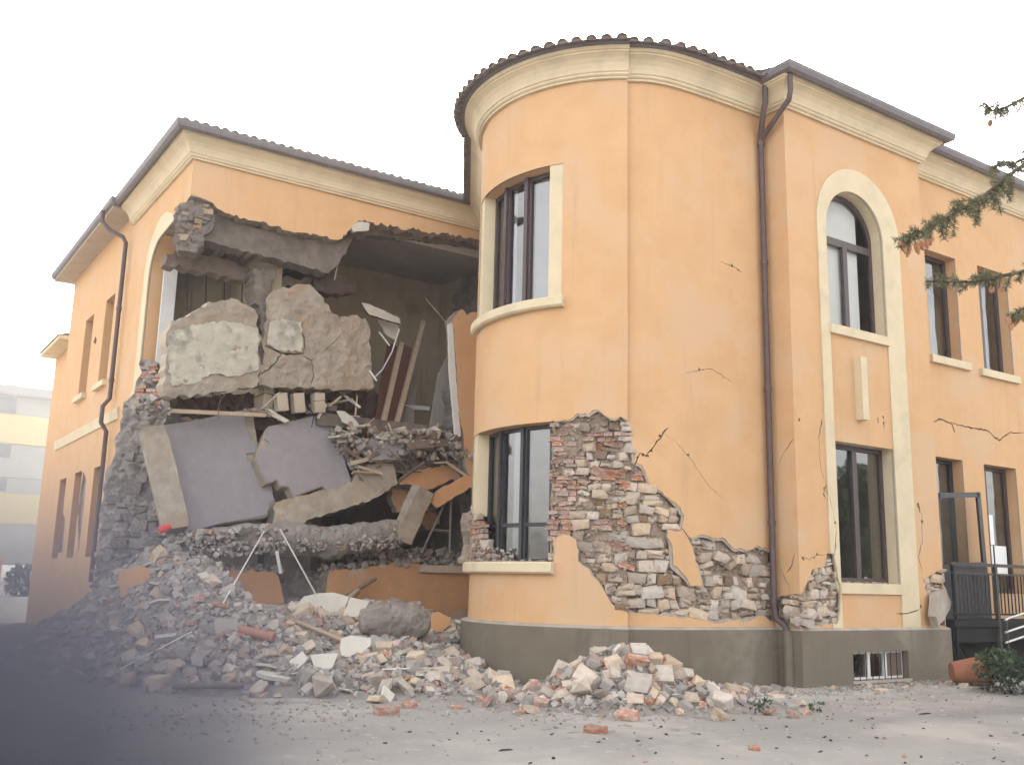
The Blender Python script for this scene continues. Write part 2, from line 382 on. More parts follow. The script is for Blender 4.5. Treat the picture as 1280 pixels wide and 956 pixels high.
def sheet(S, outer, holes=(), step=0.3, thick=0.03, d0=0.0, disp=None, smooth=True, back=False, rimmi=1):
    """cut sheet with thickness on surface S (Plane or Curve); outlines in (u, v)"""
    holes = [h for h in holes if h]
    loops = [outer] + list(holes); vs, es = [], []
    for lp in loops:
        b = len(vs); n = len(lp); vs += [Vector(p) for p in lp]; es += [(b + i, b + (i + 1) % n) for i in range(n)]
    O = np.array([tuple(p) for p in outer], float)
    g = []
    rnd = random.Random(3)
    for u in np.arange(O[:, 0].min() + step / 2, O[:, 0].max(), step):
        for v in np.arange(O[:, 1].min() + step / 2, O[:, 1].max(), step): g.append((u + rnd.uniform(-.2, .2) * step, v + rnd.uniform(-.2, .2) * step))
    if g:
        G = np.array(g); k = inside(G, outer) & (dist_edges(G, outer) > step * .3)
        for h in holes: k &= ~inside(G, h) & (dist_edges(G, h) > step * .3)
        vs += [Vector(p) for p in G[k]]
    V, E_, F = delaunay_2d_cdt(vs, es, [], 0, 1e-5)[:3]
    Va = np.array([tuple(v) for v in V]); Fa = np.array([f for f in F if len(f) == 3]); C = Va[Fa].mean(1)
    k = inside(C, outer)
    for h in holes: k &= ~inside(C, h)
    Fa = Fa[k]
    a, b, c = Va[Fa[:, 0]], Va[Fa[:, 1]], Va[Fa[:, 2]]
    ar = (b[:, 0] - a[:, 0]) * (c[:, 1] - a[:, 1]) - (b[:, 1] - a[:, 1]) * (c[:, 0] - a[:, 0])
    Fa = np.where((ar < 0)[:, None], Fa[:, ::-1], Fa)
    used = sorted(set(Fa.flatten().tolist())); idx = {o: i for i, o in enumerate(used)}
    mb = MB()
    dd = [d0 + (disp(*Va[i]) if disp else 0.0) for i in used]
    fr = [S.at(Va[i][0], Va[i][1], d) for i, d in zip(used, dd)]
    tris = [tuple(idx[j] for j in t) for t in Fa.tolist()]
    mb.add(fr, tris, 0, smooth)
    if thick:
        cnt = {}
        for t in tris:
            for i in range(3):
                e = (t[i], t[(i + 1) % 3]); cnt[e] = 1
        bd = [e for e in cnt if (e[1], e[0]) not in cnt]
        bk = [S.at(Va[i][0], Va[i][1], d0 - thick) for i in used]
        for i, j in bd: mb.add([fr[i], fr[j], bk[j], bk[i]], [(3, 2, 1, 0)], rimmi, False)
        if back: mb.add(bk, [t[::-1] for t in tris], rimmi, False)
    return mb
def nz(x, y, z, s, amp, oct=3):
    return noise.fractal(Vector((x * s, y * s, z * s)), 0.7, 2.1, oct) * amp

# irregular stone shapes, shared by all loose and laid pieces
def hull_mesh(name, pts, mat):
    bm = bmesh.new()
    for p in pts: bm.verts.new(p)
    r = bmesh.ops.convex_hull(bm, input=bm.verts)
    for v in [v for v in bm.verts if not v.link_faces]: bm.verts.remove(v)
    bmesh.ops.recalc_face_normals(bm, faces=bm.faces)
    me = bpy.data.meshes.new(name); bm.to_mesh(me); bm.free(); me.materials.append(M[mat]); return me
def stone_pts(rnd, j=0.24, extra=9):
    P = []
    for x in (-.5, .5):
        for y in (-.5, .5):
            for z in (-.5, .5): P.append((x * (1 - rnd.uniform(0, j * 2.0)), y * (1 - rnd.uniform(0, j * 1.6)), z * (1 - rnd.uniform(0, j * 1.6))))
    for _ in range(extra):
        v = Vector((rnd.gauss(0, 1), rnd.gauss(0, 1), rnd.gauss(0, 1))).normalized(); m = max(abs(v.x), abs(v.y), abs(v.z)); v *= .5 / m * rnd.uniform(.88, 1.06); P.append(tuple(v))
    return P
def rock_pts(rnd, n=15):
    P = []
    for _ in range(n):
        v = Vector((rnd.gauss(0, 1), rnd.gauss(0, 1), rnd.gauss(0, 1))).normalized(); m = max(abs(v.x), abs(v.y), abs(v.z)); P.append(tuple(v * (.5 * (0.45 + .55 / m * .9)) * rnd.uniform(.8, 1.1)))
    return P
def shard_pts(rnd):
    n = rnd.randint(4, 6); P = []
    a0 = rnd.uniform(0, 6)
    for i in range(n):
        a = a0 + (i + rnd.uniform(-.3, .3)) * 2 * math.pi / n; r = .5 * rnd.uniform(.7, 1.1)
        for z in (-.5, .5): P.append((math.cos(a) * r * (1 if z > 0 else .93), math.sin(a) * r * (1 if z > 0 else .93), z * rnd.uniform(.85, 1.0)))
    return P
def brick_pts(rnd):
    P = []; cutx = rnd.choice([0.5, 0.5, 0.1, -0.05])
    for y in (-.5, .5):
        for z in (-.5, .5):
            P.append((-.5 + rnd.uniform(0, .03), y + rnd.uniform(-.03, .03), z + rnd.uniform(-.03, .03)))
            P.append((cutx + (rnd.uniform(-.2, .2) if cutx < .4 else -rnd.uniform(0, .06)), y + rnd.uniform(-.04, .04), z + rnd.uniform(-.04, .04)))
    return P
_r = random.Random(11)
PROTO = {'stone': [hull_mesh('stone', stone_pts(_r), 'stone') for _ in range(14)],
         'stone_dark': [hull_mesh('stone', stone_pts(_r), 'stone_dark') for _ in range(8)],
         'grey': [hull_mesh('stone', stone_pts(_r, .22), 'grey_stone') for _ in range(12)],
         'laid_brick': [hull_mesh('brick', stone_pts(_r, .05, 4), 'brick') for _ in range(8)],
         'rock': [hull_mesh('rubble_chunk', rock_pts(_r), 'chunk') for _ in range(14)],
         'pale_rock': [hull_mesh('stone_chunk', stone_pts(_r, .22), 'stone') for _ in range(10)],
         'brick': [hull_mesh('broken_brick', brick_pts(_r), 'brick') for _ in range(12)],
         'shard': [hull_mesh('plaster_shard', shard_pts(_r), 'white') for _ in range(8)],
         'oshard': [hull_mesh('plaster_shard', shard_pts(_r), 'orange_dirty') for _ in range(5)]}
def put(name, me, loc, R, scale, parent=None):
    o = bpy.data.objects.new(name, me); COL.objects.link(o)
    if parent: o.parent = parent; loc = Vector(loc) - origin(parent)
    o.location = loc; o.rotation_mode = 'QUATERNION'; o.rotation_quaternion = R.to_quaternion(); o.scale = scale
    return o
def basis(x, y, z):
    return Matrix(((x.x, y.x, z.x), (x.y, y.y, z.y), (x.z, y.z, z.z)))

RWY = 11.55
# ------------------------------------------------------------------ ground
def ground_z(x, y):
    return 0.02 * noise.noise(Vector((x * .25, y * .25, 0))) + 0.008 * noise.noise(Vector((x * 1.3, y * 1.3, 5)))
mb = MB()
xs = [-900, -300, -100, -40, -20] + [i * 0.5 for i in range(-20, 61)] + [40, 60, 100, 300, 900]
ys = [-300, -80, -30] + [i * 0.5 for i in range(-10, 81)] + [50, 70, 100, 200, 400, 1500]
vs = [(x, y, ground_z(x, y) if (-20 < x < 35 and -10 < y < 45) else 0) for y in ys for x in xs]
nx = len(xs)
mb.add(vs, [(j * nx + i, j * nx + i + 1, (j + 1) * nx + i + 1, (j + 1) * nx + i) for j in range(len(ys) - 1) for i in range(nx - 1)], 0, True)
tag(mb.build('ground', 'asphalt'), kind='structure')
# narrow concrete pavement along the foot of the right wing, cracked into slabs
pav = empty('pavement', (14, 10.4, 0)); _org[pav.name] = Vector((14, 10.4, 0)); tag(pav, kind='structure')
_r = random.Random(5)
x = 11.3
while x < 26:
    w = _r.uniform(1.1, 1.7)
    poly = rough([(x + .01, 9.95), (x + w - .012, 9.95), (x + w - .012, 11.3), (x + .01, 11.3)], .25, .02, int(x * 10))
    if _r.random() < .6:
        c = rough([(x + w * .3, 9.9), (x + w * .5, 10.5), (x + w * .45, 11.4)], .15, .05, int(x * 7), False)
        cr = [c, [(p[0] + .012, p[1]) for p in c][::-1]]; cr = cr[0] + cr[1]
    else: cr = None
    S0 = (x + w / 2, 10.6); S = Plane((S0[0], S0[1], .055 + _r.uniform(-.008, .008)), (_r.uniform(-.01, .01), _r.uniform(-.01, .01), 1), (0, 1, 0))
    sh = lambda q: [S.uv_at(p[0], p[1]) for p in q]
    sheet(S, sh(poly), [sh(cr)] if cr else [], .4, .11, rimmi=0).build('paving_slab', 'paving', pav)
    x += w

# ------------------------------------------------------------------ the building
ZP, ZC = 0.97, 10.14
B = mkroot('damaged_building', (12, 15, 0), 'orange two storey building with a round corner tower and one wing torn open by collapse', 'building')
TC, TRR = (11.78, 14.14), 2.58
arc = [(TC[0] + TRR * math.cos(rad(a)), TC[1] + TRR * math.sin(rad(a))) for a in np.linspace(130, 235.7, 54)]
TL = Curve([(12.5, 20.0), (11.3, 18.05)] + arc)
U0 = TL.len - TRR * rad(235.7 - 130)
def ua(a): return U0 + TRR * rad(a - 130)
e = Vector((arc[-1][0], arc[-1][1], 0)); nin = Vector((TC[0] - e.x, TC[1] - e.y, 0)).normalized(); e2 = e + nin * .1
def catmull(P, k=8):
    P = [np.array(p, float) for p in P]; P = [2 * P[0] - P[1]] + P + [2 * P[-1] - P[-2]]; out = []
    for i in range(1, len(P) - 2):
        for t in np.linspace(0, 1, k, endpoint=False):
            out.append(.5 * ((2 * P[i]) + (-P[i - 1] + P[i + 1]) * t + (2 * P[i - 1] - 5 * P[i] + 4 * P[i + 1] - P[i + 2]) * t * t + (-P[i - 1] + 3 * P[i] - 3 * P[i + 1] + P[i + 2]) * t ** 3))
    out.append(P[-2]); return [tuple(p) for p in out]
TR = Curve(catmull([(e2.x, e2.y), (10.66, 11.915), (11.0, 11.80), (11.5, 11.735), (12.2, 11.69), (13.26, 11.655)]))
BF, BS, RW = PY(11.12), PX(13.26), PY(11.55)
LF, LS = PY(19.95), PX(5.26)
BX0, BX1 = 13.26, 17.28

def px(S, pts): return [S.uv(*p) for p in pts]
def rect(a, b, c, d): return [(a, b), (c, b), (c, d), (a, d)]
def arch(c, r, zs, z0, n=20): return [(c - r, z0), (c + r, z0)] + [(c + r * math.cos(math.pi * i / n), zs + r * math.sin(math.pi * i / n)) for i in range(n + 1)]

# --- damage outlines in photograph order, on each wall
DL = px(TL, [(687, 529), (700, 527), (716, 525), (722, 519), (736, 521), (748, 514), (757, 521), (768, 526), (776, 521), (786, 527)]) + [(TL.len + .1, TL.uv(786, 527)[1]), (TL.len + .1, TL.uv(783, 764)[1])] + \
     px(TL, [(783, 764), (776, 760), (768, 757), (761, 747), (748, 726), (734, 709), (723, 701), (724, 688), (720, 674), (708, 667), (690, 670), (691, 701), (687, 702), (687, 560)])
DR = [(-.05, TR.uv(790, 528)[1]), TR.uv(788, 534), TR.uv(788, 556)] + px(TR, [(789, 578), (800, 583), (805, 590), (808, 605), (815, 608), (830, 620), (845, 634), (853, 645), (850, 660), (833, 661), (837, 690), (838, 708), (862, 732), (881, 735), (868, 690), (860, 671), (866, 675), (875, 671), (890, 675), (903, 675), (912, 683), (920, 690), (925, 688), (930, 690), (945, 684), (952, 687)]) + \
     [(TR.len - .02, TR.uv(950, 690)[1]), (TR.len - .02, 1.08)] + px(TR, [(950, 769), (920, 773), (890, 774), (865, 769), (840, 766), (800, 766), (790, 762)]) + [(-.05, TR.uv(790, 762)[1])]
DLj, DRj = rough(DL, .06, .018, 1), rough(DR, .06, .018, 2)
# left jamb of the lower tower window, render knocked off below the cream strip
DJ = rough([(ua(149), 3.0), (ua(160), 2.75), (ua(172), 2.55), (ua(172), 1.9), (ua(149), 1.9)], .07, .02, 3)
upw = rect(ua(154.5), 6.27, ua(211), 8.69)
low = rect(ua(150.5), 1.95, ua(208.3), 4.20)
CR_ = [([(792, 584), (800, 566), (812, 571)], .03), ([(806, 572), (818, 557), (829, 541), (836, 534)], .032), ([(829, 541), (845, 552), (862, 572), (884, 604), (905, 625)], .010),
          ([(856, 466), (866, 464), (880, 462), (892, 462), (905, 471), (915, 478)], .014), ([(899, 326), (912, 331), (921, 336), (928, 341)], .018), ([(853, 660), (858, 668), (862, 674)], .025), ([(820, 690), (822, 700), (818, 716)], .012)]
cracksR = [crack(px(TR, q), w * .75, i) for i, (q, w) in enumerate(CR_)]
for i, (q, w) in enumerate(CR_[:5]): cracksR += flakes(px(TR, q), 5 if w > .013 else 3, 90 + i, (.015, .05))
sheet(TL, cut(rect(0, ZP, TL.len, ZC), .3), [cut(upw, .2), cut(low, .2), swell(DLj, .055, 1), DJ], .28, .013).build('wall', ['orange', 'edge'], B)
sheet(TR, cut(rect(0, ZP, TR.len, ZC), .3), [swell(DRj, .06, 2)] + cracksR, .28, .013).build('wall', ['orange', 'edge'], B)
# grey undercoat showing as a paler rim round the holes
sheet(TL, cut(rect(ua(147), 1.0, TL.len - .01, 4.9), .3), [cut(rect(ua(150.3), 1.94, ua(208.5), 4.21), .2), DLj, DJ], .2, .03, -.0145).build('undercoat', ['edge', 'edge'], B)
sheet(TR, cut(rect(.01, 1.0, TR.len - .01, 9.0), .3), [DRj] + cracksR, .2, .03, -.0145).build('undercoat', ['edge', 'edge'], B)
mb = MB()   # the small step between the two curved walls
mb.box((e.x, e.y, 4.36), nin * .13, Vector((nin.y, -nin.x, 0)) * -.004, (0, 0, ZC - 4.36)); mb.box((e.x, e.y, ZP), nin * .13, Vector((nin.y, -nin.x, 0)) * -.004, (0, 0, .12)); mb.build('wall_return', ['orange'], B)
# masonry behind the fallen render
def rub(S, a, s): return lambda u, v: (lambda p: nz(p.x, p.y, p.z, s, a))(S.at(u, v))
lowm = rect(ua(150.5), 1.93, ua(207.2), 4.22)
def cav(u, v):                       # deep pocket where stones have dropped out
    return -.28 * math.exp(-((u - cu) / .38) ** 2 - ((v - cv) / .36) ** 2)
cu, cv = TL.uv(752, 562)
_f1 = rub(TL, .05, 2.5)
sheet(TL, cut(rect(.3, .9, TL.len - .0, 5.2), .2), [cut(lowm, .2)], .07, .32, -.095, lambda u, v: _f1(u, v) + nz(u, v, 1, 7, .03) + cav(u, v), rimmi=0).build('rubble_core', 'mortar', B)
sheet(TR, cut(rect(0, .9, TR.len, 9.0), .2), [], .075, .2, -.095, lambda u, v: nz(u, v, 5, 2.5, .035) + nz(u, v, 1, 7, .03), rimmi=0).build('rubble_core', 'mortar', B)

# --- bay and right wing
arch_in = arch(15.115, .835, 8.13, 6.27)
bw = rect(14.28, 1.74, 15.95, 4.17)
DBF = rough([BF.uv(996, 745), BF.uv(1001, 742), BF.uv(1009, 729), BF.uv(1015, 712), BF.uv(1032, 707), BF.uv(1034, 691), BF.uv(1040, 691), BF.uv(1042, 717), BF.uv(1048, 740), BF.uv(1049, 764), BF.uv(1046, 779), BF.uv(1020, 781), (13.1, 1.02), (13.1, BF.uv(996, 745)[1])], .06, .015, 4)
DBS = rough([BS.uv(968, 749), BS.uv(980, 744), BS.uv(990, 743), (-11.0, BS.uv(1000, 742)[1]), (-11.0, 1.02), (-11.5, 1.05), BS.uv(970, 765)], .06, .015, 5)
DBR = rough([(17.4, 2.05), BF.uv(1168, 716), BF.uv(1157, 722), BF.uv(1156, 735), BF.uv(1160, 744), (17.4, 1.55)], .06, .02, 6)
DBR2 = rough([(17.4, 1.25), BF.uv(1168, 770), BF.uv(1160, 774), BF.uv(1166, 782), (17.4, 1.02)], .06, .02, 7)
bc = [([(1027, 524), (1025, 540), (1023, 548)], .04), ([(1024, 546), (1025, 575), (1029, 596), (1036, 625), (1042, 650), (1044, 672)], .020), ([(1044, 664), (1043, 682), (1041, 700), (1044, 716), (1048, 733), (1048, 760)], .075), ([(1031, 607), (1029, 617), (1034, 625)], .03),
      ([(991, 500), (997, 522), (1000, 527)], .012), ([(1000, 695), (1012, 700), (1022, 692), (1033, 694)], .016), ([(1148, 628), (1153, 645), (1152, 660), (1153, 678), (1148, 696), (1151, 707), (1155, 728)], .026), ([(1147, 628), (1150, 640)], .05), ([(1104, 520), (1107, 545)], .010), ([(1120, 768), (1136, 765), (1146, 762), (1152, 757)], .04), ([(1098, 528), (1097, 521)], .02)]
cB = [crack(px(BF, q), w * .62, 20 + i) for i, (q, w) in enumerate(bc)]
for i, (q, w) in enumerate(bc): cB += flakes(px(BF, q), 4, 120 + i, (.015, .055))
sheet(BF, rect(BX0 + .002, ZP, BX1 - .002, ZC), [arch_in, bw, DBF, DBR, DBR2] + cB, .5, .032).build('wall', ['orange', 'edge'], B)
cS = [crack(px(BS, q), w * .65, 40 + i) for i, (q, w) in enumerate([([(990, 530), (992, 548), (984, 560), (970, 585)], .02), ([(994, 692), (990, 705), (984, 715)], .035), ([(972, 700), (978, 715), (986, 730), (988, 742)], .022)])]
sheet(BS, rect(-11.66, ZP, -11.123, ZC), [DBS] + cS, .3, .032).build('wall', ['orange', 'edge'], B)
PXR = Plane((BX1, 0, 0), (1, 0, 0))
sheet(PXR, rect(11.123, ZP, 11.56, ZC), [], .4, .032).build('wall', ['orange', 'edge'], B)
sheet(BF, cut(rect(BX0 + .06, .9, BX1 - .06, 9.9), .3), [arch(15.115, .86, 8.13, 6.24), rect(14.25, 1.7, 15.98, 4.2)], .12, .2, -.085, rub(BF, .03, 3), rimmi=0).build('rubble_core', 'mortar', B)
sheet(BS, cut(rect(-11.66, .9, -11.17, 6), .3), [], .12, .1, -.085, rub(BS, .03, 3), rimmi=0).build('rubble_core', 'mortar', B)
# cream arch surround: two strips joined by a round arch, recessed panel between
ring = [(14.04, .985), (14.29, .985)] + [(15.115 - .835 * math.cos(math.pi * i / 20), 8.13 + .835 * math.sin(math.pi * i / 20)) for i in range(21)] + [(15.95, .985), (16.47, .985)] + [(15.255 + 1.215 * math.cos(math.pi * i / 24), 8.22 + 1.215 * math.sin(math.pi * i / 24)) for i in range(25)]
sheet(BF, ring, [DBF, DBR] + cB, .4, .03, .028, smooth=False, rimmi=0).build('arch_surround', 'cream', B)
mb = MB(); mb.box((14.93, 11.122, 4.6), (.17, 0, 0), (0, -.16, 0), (0, 0, 1.15)); mb.build('stick_ornament', 'cream', B)
RWu = [rect(18.0, 6.34, 19.1, 8.6), rect(19.92, 6.3, 21.08, 8.63), rect(21.9, 6.3, 23.05, 8.63)]
RWl = [rect(17.55, 1.2, 18.87, 4.26), rect(19.63, 1.62, 20.85, 4.25), rect(21.6, 1.62, 22.8, 4.25)]
cW = [crack(px(RW, q), w * .7, 60 + i) for i, (q, w) in enumerate([([(1166, 527), (1176, 524), (1186, 528), (1190, 530)], .045), ([(1189, 528), (1194, 541)], .06), ([(1188, 528), (1205, 533), (1222, 536), (1234, 538), (1240, 543), (1249, 551), (1256, 545), (1264, 540), (1280, 541)], .05)])]
sheet(RW, rect(BX1 - .02, ZP - .2, 42, ZC), RWu + RWl + cW, .6, .032).build('wall', ['orange', 'edge'], B)
sheet(RW, rect(BX1 - .3, .5, 42, 9.9), [[(a[0] + (-.04 if i in (0, 3) else .04), a[1] + (-.04 if i < 2 else .04)) for i, a in enumerate(w)] for w in RWu + RWl], .6, .1, -.07, rimmi=0).build('rubble_core', 'mortar', B)

# --- plinth with its pale ledge
def sweep(path, prof, mats, closed_prof=False, caps=True):
    """profile (outward, height) swept along a plan path, mitred; outward is right of travel"""
    P = [Vector((p[0], p[1], 0)) for p in path]; n = len(P); mb = MB(); k = len(prof); vs = []
    for i, p in enumerate(P):
        t0 = (P[i] - P[i - 1]).normalized() if i else None; t1 = (P[i + 1] - P[i]).normalized() if i < n - 1 else None
        a = t0 or t1; b = t1 or t0
        na, nb = Vector((a.y, -a.x, 0)), Vector((b.y, -b.x, 0)); m = (na + nb).normalized(); m = m / max(m.dot(na), .2)
        vs += [p + m * d + Vector((0, 0, z)) for d, z in prof]
    fs = []
    for i in range(n - 1):
        for j in range(k if closed_prof else k - 1):
            j2 = (j + 1) % k; fs.append((i * k + j, (i + 1) * k + j, (i + 1) * k + j2, i * k + j2))
    mb.add(vs, fs, 0)
    if caps:
        mb.add(vs[:k], [tuple(range(k))]); mb.add(vs[-k:], [tuple(range(k))[::-1]])
    return mb
pathL = [tuple(p) for p in TL.p]; pathR = [tuple(p) for p in TR.p]
bay = [(BX0, 11.75), (BX0, 11.12), (BX1, 11.12), (BX1, 11.6)]
rec = [(BX1 - .05, 11.55), (42, 11.55)]
def plinth(path, d):
    sweep(path, [(d, -.3), (d, .93), (d - .012, .945), (-.1, .945)], None).build('plinth', 'plinth', B)
    sweep(path, [(d - .005, .946), (d - .012, .965), (.015, .99), (-.05, .99)], None).build('plinth_ledge', 'ledge', B)
plinth(pathL, .13); plinth(pathR, .11)
# bay plinth with the basement window cut out
BP = PY(11.06)
bwin = rect(14.47, .125, 16.0, .59)
sheet(BP, rect(BX0 - .058, -.3, BX1 + .058, .945), [bwin], .4, .3, rimmi=0).build('plinth', 'plinth', B)
sheet(Plane((BX0 - .06, 0, 0), (-1, 0, 0)), rect(-11.72, -.3, -11.063, .945), [], .4, .05, rimmi=0).build('plinth', 'plinth', B)
sheet(Plane((BX1 + .06, 0, 0), (1, 0, 0)), rect(11.063, -.3, 11.6, .945), [], .4, .05, rimmi=0).build('plinth', 'plinth', B)
sweep(bay, [(.055, .946), (.045, .965), (.012, .99), (-.05, .99)], None).build('plinth_ledge', 'ledge', B)

# --- cornices, gutters
prof = [(0, ZC), (.06, ZC), (.06, 10.175), (.085, 10.18), (.105, 10.2), (.105, 10.225), (.13, 10.24), (.145, 10.29), (.18, 10.37), (.235, 10.44), (.30, 10.485), (.325, 10.495), (.325, 10.52), (.36, 10.53), (.365, 10.60), (-.1, 10.62)]
gut = [(.37, 10.60), (.40, 10.565), (.46, 10.555), (.52, 10.59), (.545, 10.66), (.55, 10.725), (.53, 10.735), (.37, 10.70)]
left = [(5.26, 24.9), (5.26, 19.95), (12.7, 19.95)]
for p in (pathL, pathR, bay, rec, left): sweep(p, prof, None).build('cornice', 'cream', B)
for p in ([(BX0 + .1, 11.75), (BX0 + .1, 11.12), (BX1, 11.12), (BX1, 11.5)], rec, [(5.26, 24.9), (5.26, 19.95), (12.7, 19.95)]): sweep(p, gut, None, True).build('gutter', 'gutter', B)

# --- eave of the plain side wall behind the corner pier
mb = MB(); mb.box((4.72, 24.92, 10.5), (.62, 0, 0), (0, 7.85, 0), (0, 0, .07)); mb.build('eave_soffit', 'cream_dirty', B)
sweep([(5.17, 32.8), (5.17, 24.75)], gut, None, True).build('gutter', 'gutter', B)

# --- roofs
def roof(name, pts, faces):
    mb = MB(); mb.add(pts, faces); mb.build(name, 'tile', B)
def inset(path, d, z): 
    C2 = Curve(path); return [C2.at(u, z, d) for u in np.linspace(0, C2.len, 60)]
rim = inset(pathL, .53, 10.625) + inset(pathR, .53, 10.625)
roof('roof', rim + [Vector((13.5, 16.5, 11.6))], [(i, i + 1, len(rim)) for i in range(len(rim) - 1)])
for nm_, z_ in (('ceiling', 9.7), ('floor', 5.0)):
    mb = MB(); cp_ = inset(pathL, -.12, z_) + inset(pathR, -.12, z_); mb.add(cp_ + [Vector((13.7, 12.0, z_)), Vector((13.7, 17.3, z_))], [tuple(range(len(cp_) + 2))]); mb.build(nm_, 'ceiling', B)
roof('roof', [(12.8, 10.66, 10.66), (17.7, 10.66, 10.66), (17.7, 16.5, 12.0), (12.8, 16.5, 12.0)], [(0, 1, 2, 3)])
roof('roof', [(17.2, 11.1, 10.65), (42.3, 11.1, 10.65), (42.3, 17, 12.1), (17.2, 17, 12.1)], [(0, 1, 2, 3)])
roof('roof', [(4.8, 19.5, 10.69), (14.5, 19.5, 10.69), (14.5, 25, 12.0), (10.0, 25, 12.0), (4.8, 33, 10.69), (10, 33, 12.0)], [(0, 1, 2, 3), (0, 3, 5, 4)])
roof('roof', [(14.5, 16.5, 10.7), (42, 16.5, 10.7), (42, 33, 10.7), (14.5, 33, 10.7)], [(0, 1, 2, 3)])
roof('roof', [(9.5, 24.8, 11.9), (42, 24.8, 11.9), (42, 33, 11.9), (9.5, 33, 11.9)], [(0, 1, 2, 3)])
def tile_mesh(name):
    mb = MB(); n = 7; L = .42
    def ring(y, r, t): return [Vector((r * math.cos(math.pi * k / n), y, r * .85 * math.sin(math.pi * k / n) + t)) for k in range(n + 1)]
    a, b, c, d = ring(0, .098, 0), ring(L, .082, .0), ring(0, .078, 0), ring(L, .062, 0)
    vs = a + b + c + d; m = n + 1; fs = []
    for k in range(n):
        fs += [(k, k + 1, m + k + 1, m + k), (2 * m + k + 1, 2 * m + k, 3 * m + k, 3 * m + k + 1), (k + 1, k, 2 * m + k, 2 * m + k + 1)]
    mb.add(vs, [f[::-1] for f in fs], 0, True); mb.add(ring(.03, .08, 0), [tuple(range(n + 1))]); return mb.mesh(name, 'tile')
TM = tile_mesh('roof_tile')
def tiles(path, d, z, u0=0, u1=None, slope=17, sp=.205):
    C2 = Curve(path); u = u0
    while u < (u1 or C2.len):
        t, up, n = C2.frame(u); y = (-n * math.cos(rad(slope)) + up * math.sin(rad(slope))).normalized(); x = t; zz = x.cross(y)
        for row in (0, 1):
            put('roof_tile', TM, C2.at(u, z, d) + y * .33 * row + zz * (.02 * (1 - row)) + Vector((0, 0, _r.uniform(-.008, .008))), basis(x, y, zz), (1, 1, 1), B)
        u += sp * _r.uniform(.96, 1.04)
tiles(pathL, .57, 10.575, U0 + .1); tiles(pathR, .57, 10.575, 0.05, TR.len - .15)
tiles([(4.9, 19.95), (12.6, 19.95)], .47, 10.69)
# under-tiles: a plain edge board closing the eave
for p in (pathL, pathR): sweep(p, [(.36, 10.59), (.44, 10.60), (.44, 10.635), (.36, 10.64)], None, True).build('eave_board', 'gutter', B)

# rear and end walls, floors and rooms behind the windows
def wbox(name, o, a, b, c, mat):
    mb = MB(); mb.box(o, a, b, c); mb.build(name, mat, B)
wbox('rear_wall', (5.8, 32.1, 0), (36, 0, 0), (0, .3, 0), (0, 0, 11.85), 'orange'); wbox('end_wall', (41.7, 11.7, 0), (.28, 0, 0), (0, 20.3, 0), (0, 0, 11.8), 'orange')
wbox('inner_wall', (13.9, 16.0, 0), (27.5, 0, 0), (0, .2, 0), (0, 0, 10.6), 'beige'); wbox('inner_wall', (10.9, 17.4, 0), (2.9, 0, 0), (0, .2, 0), (0, 0, 10.5), 'beige'); wbox('inner_wall', (13.75, 11.9, 0), (.2, 0, 0), (0, 8, 0), (0, 0, 10.5), 'beige')
wbox('inner_wall', (9.0, 24.3, 0), (.2, 0, 0), (0, 7.6, 0), (0, 0, 10.5), 'beige'); wbox('inner_wall', (5.8, 24.2, 0), (3, 0, 0), (0, .2, 0), (0, 0, 10.5), 'beige')
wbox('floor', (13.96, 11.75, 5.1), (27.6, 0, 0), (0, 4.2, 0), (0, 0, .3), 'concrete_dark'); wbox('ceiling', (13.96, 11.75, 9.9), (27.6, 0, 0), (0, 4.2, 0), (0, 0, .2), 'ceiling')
# --- downpipes
def pipe(name, pts, r, mat='pipe', collars=()):
    mb = MB(); mb.tube(pts, r, 10)
    for c in collars: mb.tube([Vector(c) - Vector((0, 0, .04)), Vector(c) + Vector((0, 0, .04))], r * 1.25, 10)
    return mb.build(name, mat, B)
jx, jy = 13.12, 11.55
pipe('downpipe', [(12.95, 11.26, 10.6), (12.95, 11.27, 10.2), (12.97, 11.33, 10.08), (13.09, 11.5, 9.82), (jx, jy, 9.7), (jx, jy, 1.35), (jx + .02, jy - .02, 1.12), (jx + .05, jy - .18, 1.02), (jx + .05, jy - .22, .9)], .055, collars=[(jx, jy, 9.55), (jx, jy, 7.3), (jx, jy, 5.0), (jx, jy, 2.7), (jx, jy, 1.4)])
pipe('downpipe', [(13.02, 10.75, 10.6), (13.04, 10.76, 10.28), (13.06, 10.82, 10.12), (13.11, 11.35, 9.78), (jx, jy - .02, 9.66)], .05)
pipe('downpipe_foot', [(jx + .05, jy - .23, .93), (jx + .05, jy - .23, .0)], .085, 'plinth')
lx = 5.13
pipe('downpipe', [(4.62, 25.6, 10.6), (4.63, 25.6, 10.3), (4.8, 25.4, 10.05), (lx - .08, 25.1, 9.85), (lx, 25.05, 9.7), (lx, 25.05, 5.75), (lx - .14, 25.05, 5.55), (lx - .14, 25.05, 5.15), (lx, 25.05, 4.95), (lx, 25.05, 1.4)], .055, collars=[(lx, 25.05, 8), (lx, 25.05, 6.2), (lx, 25.05, 3.2)])

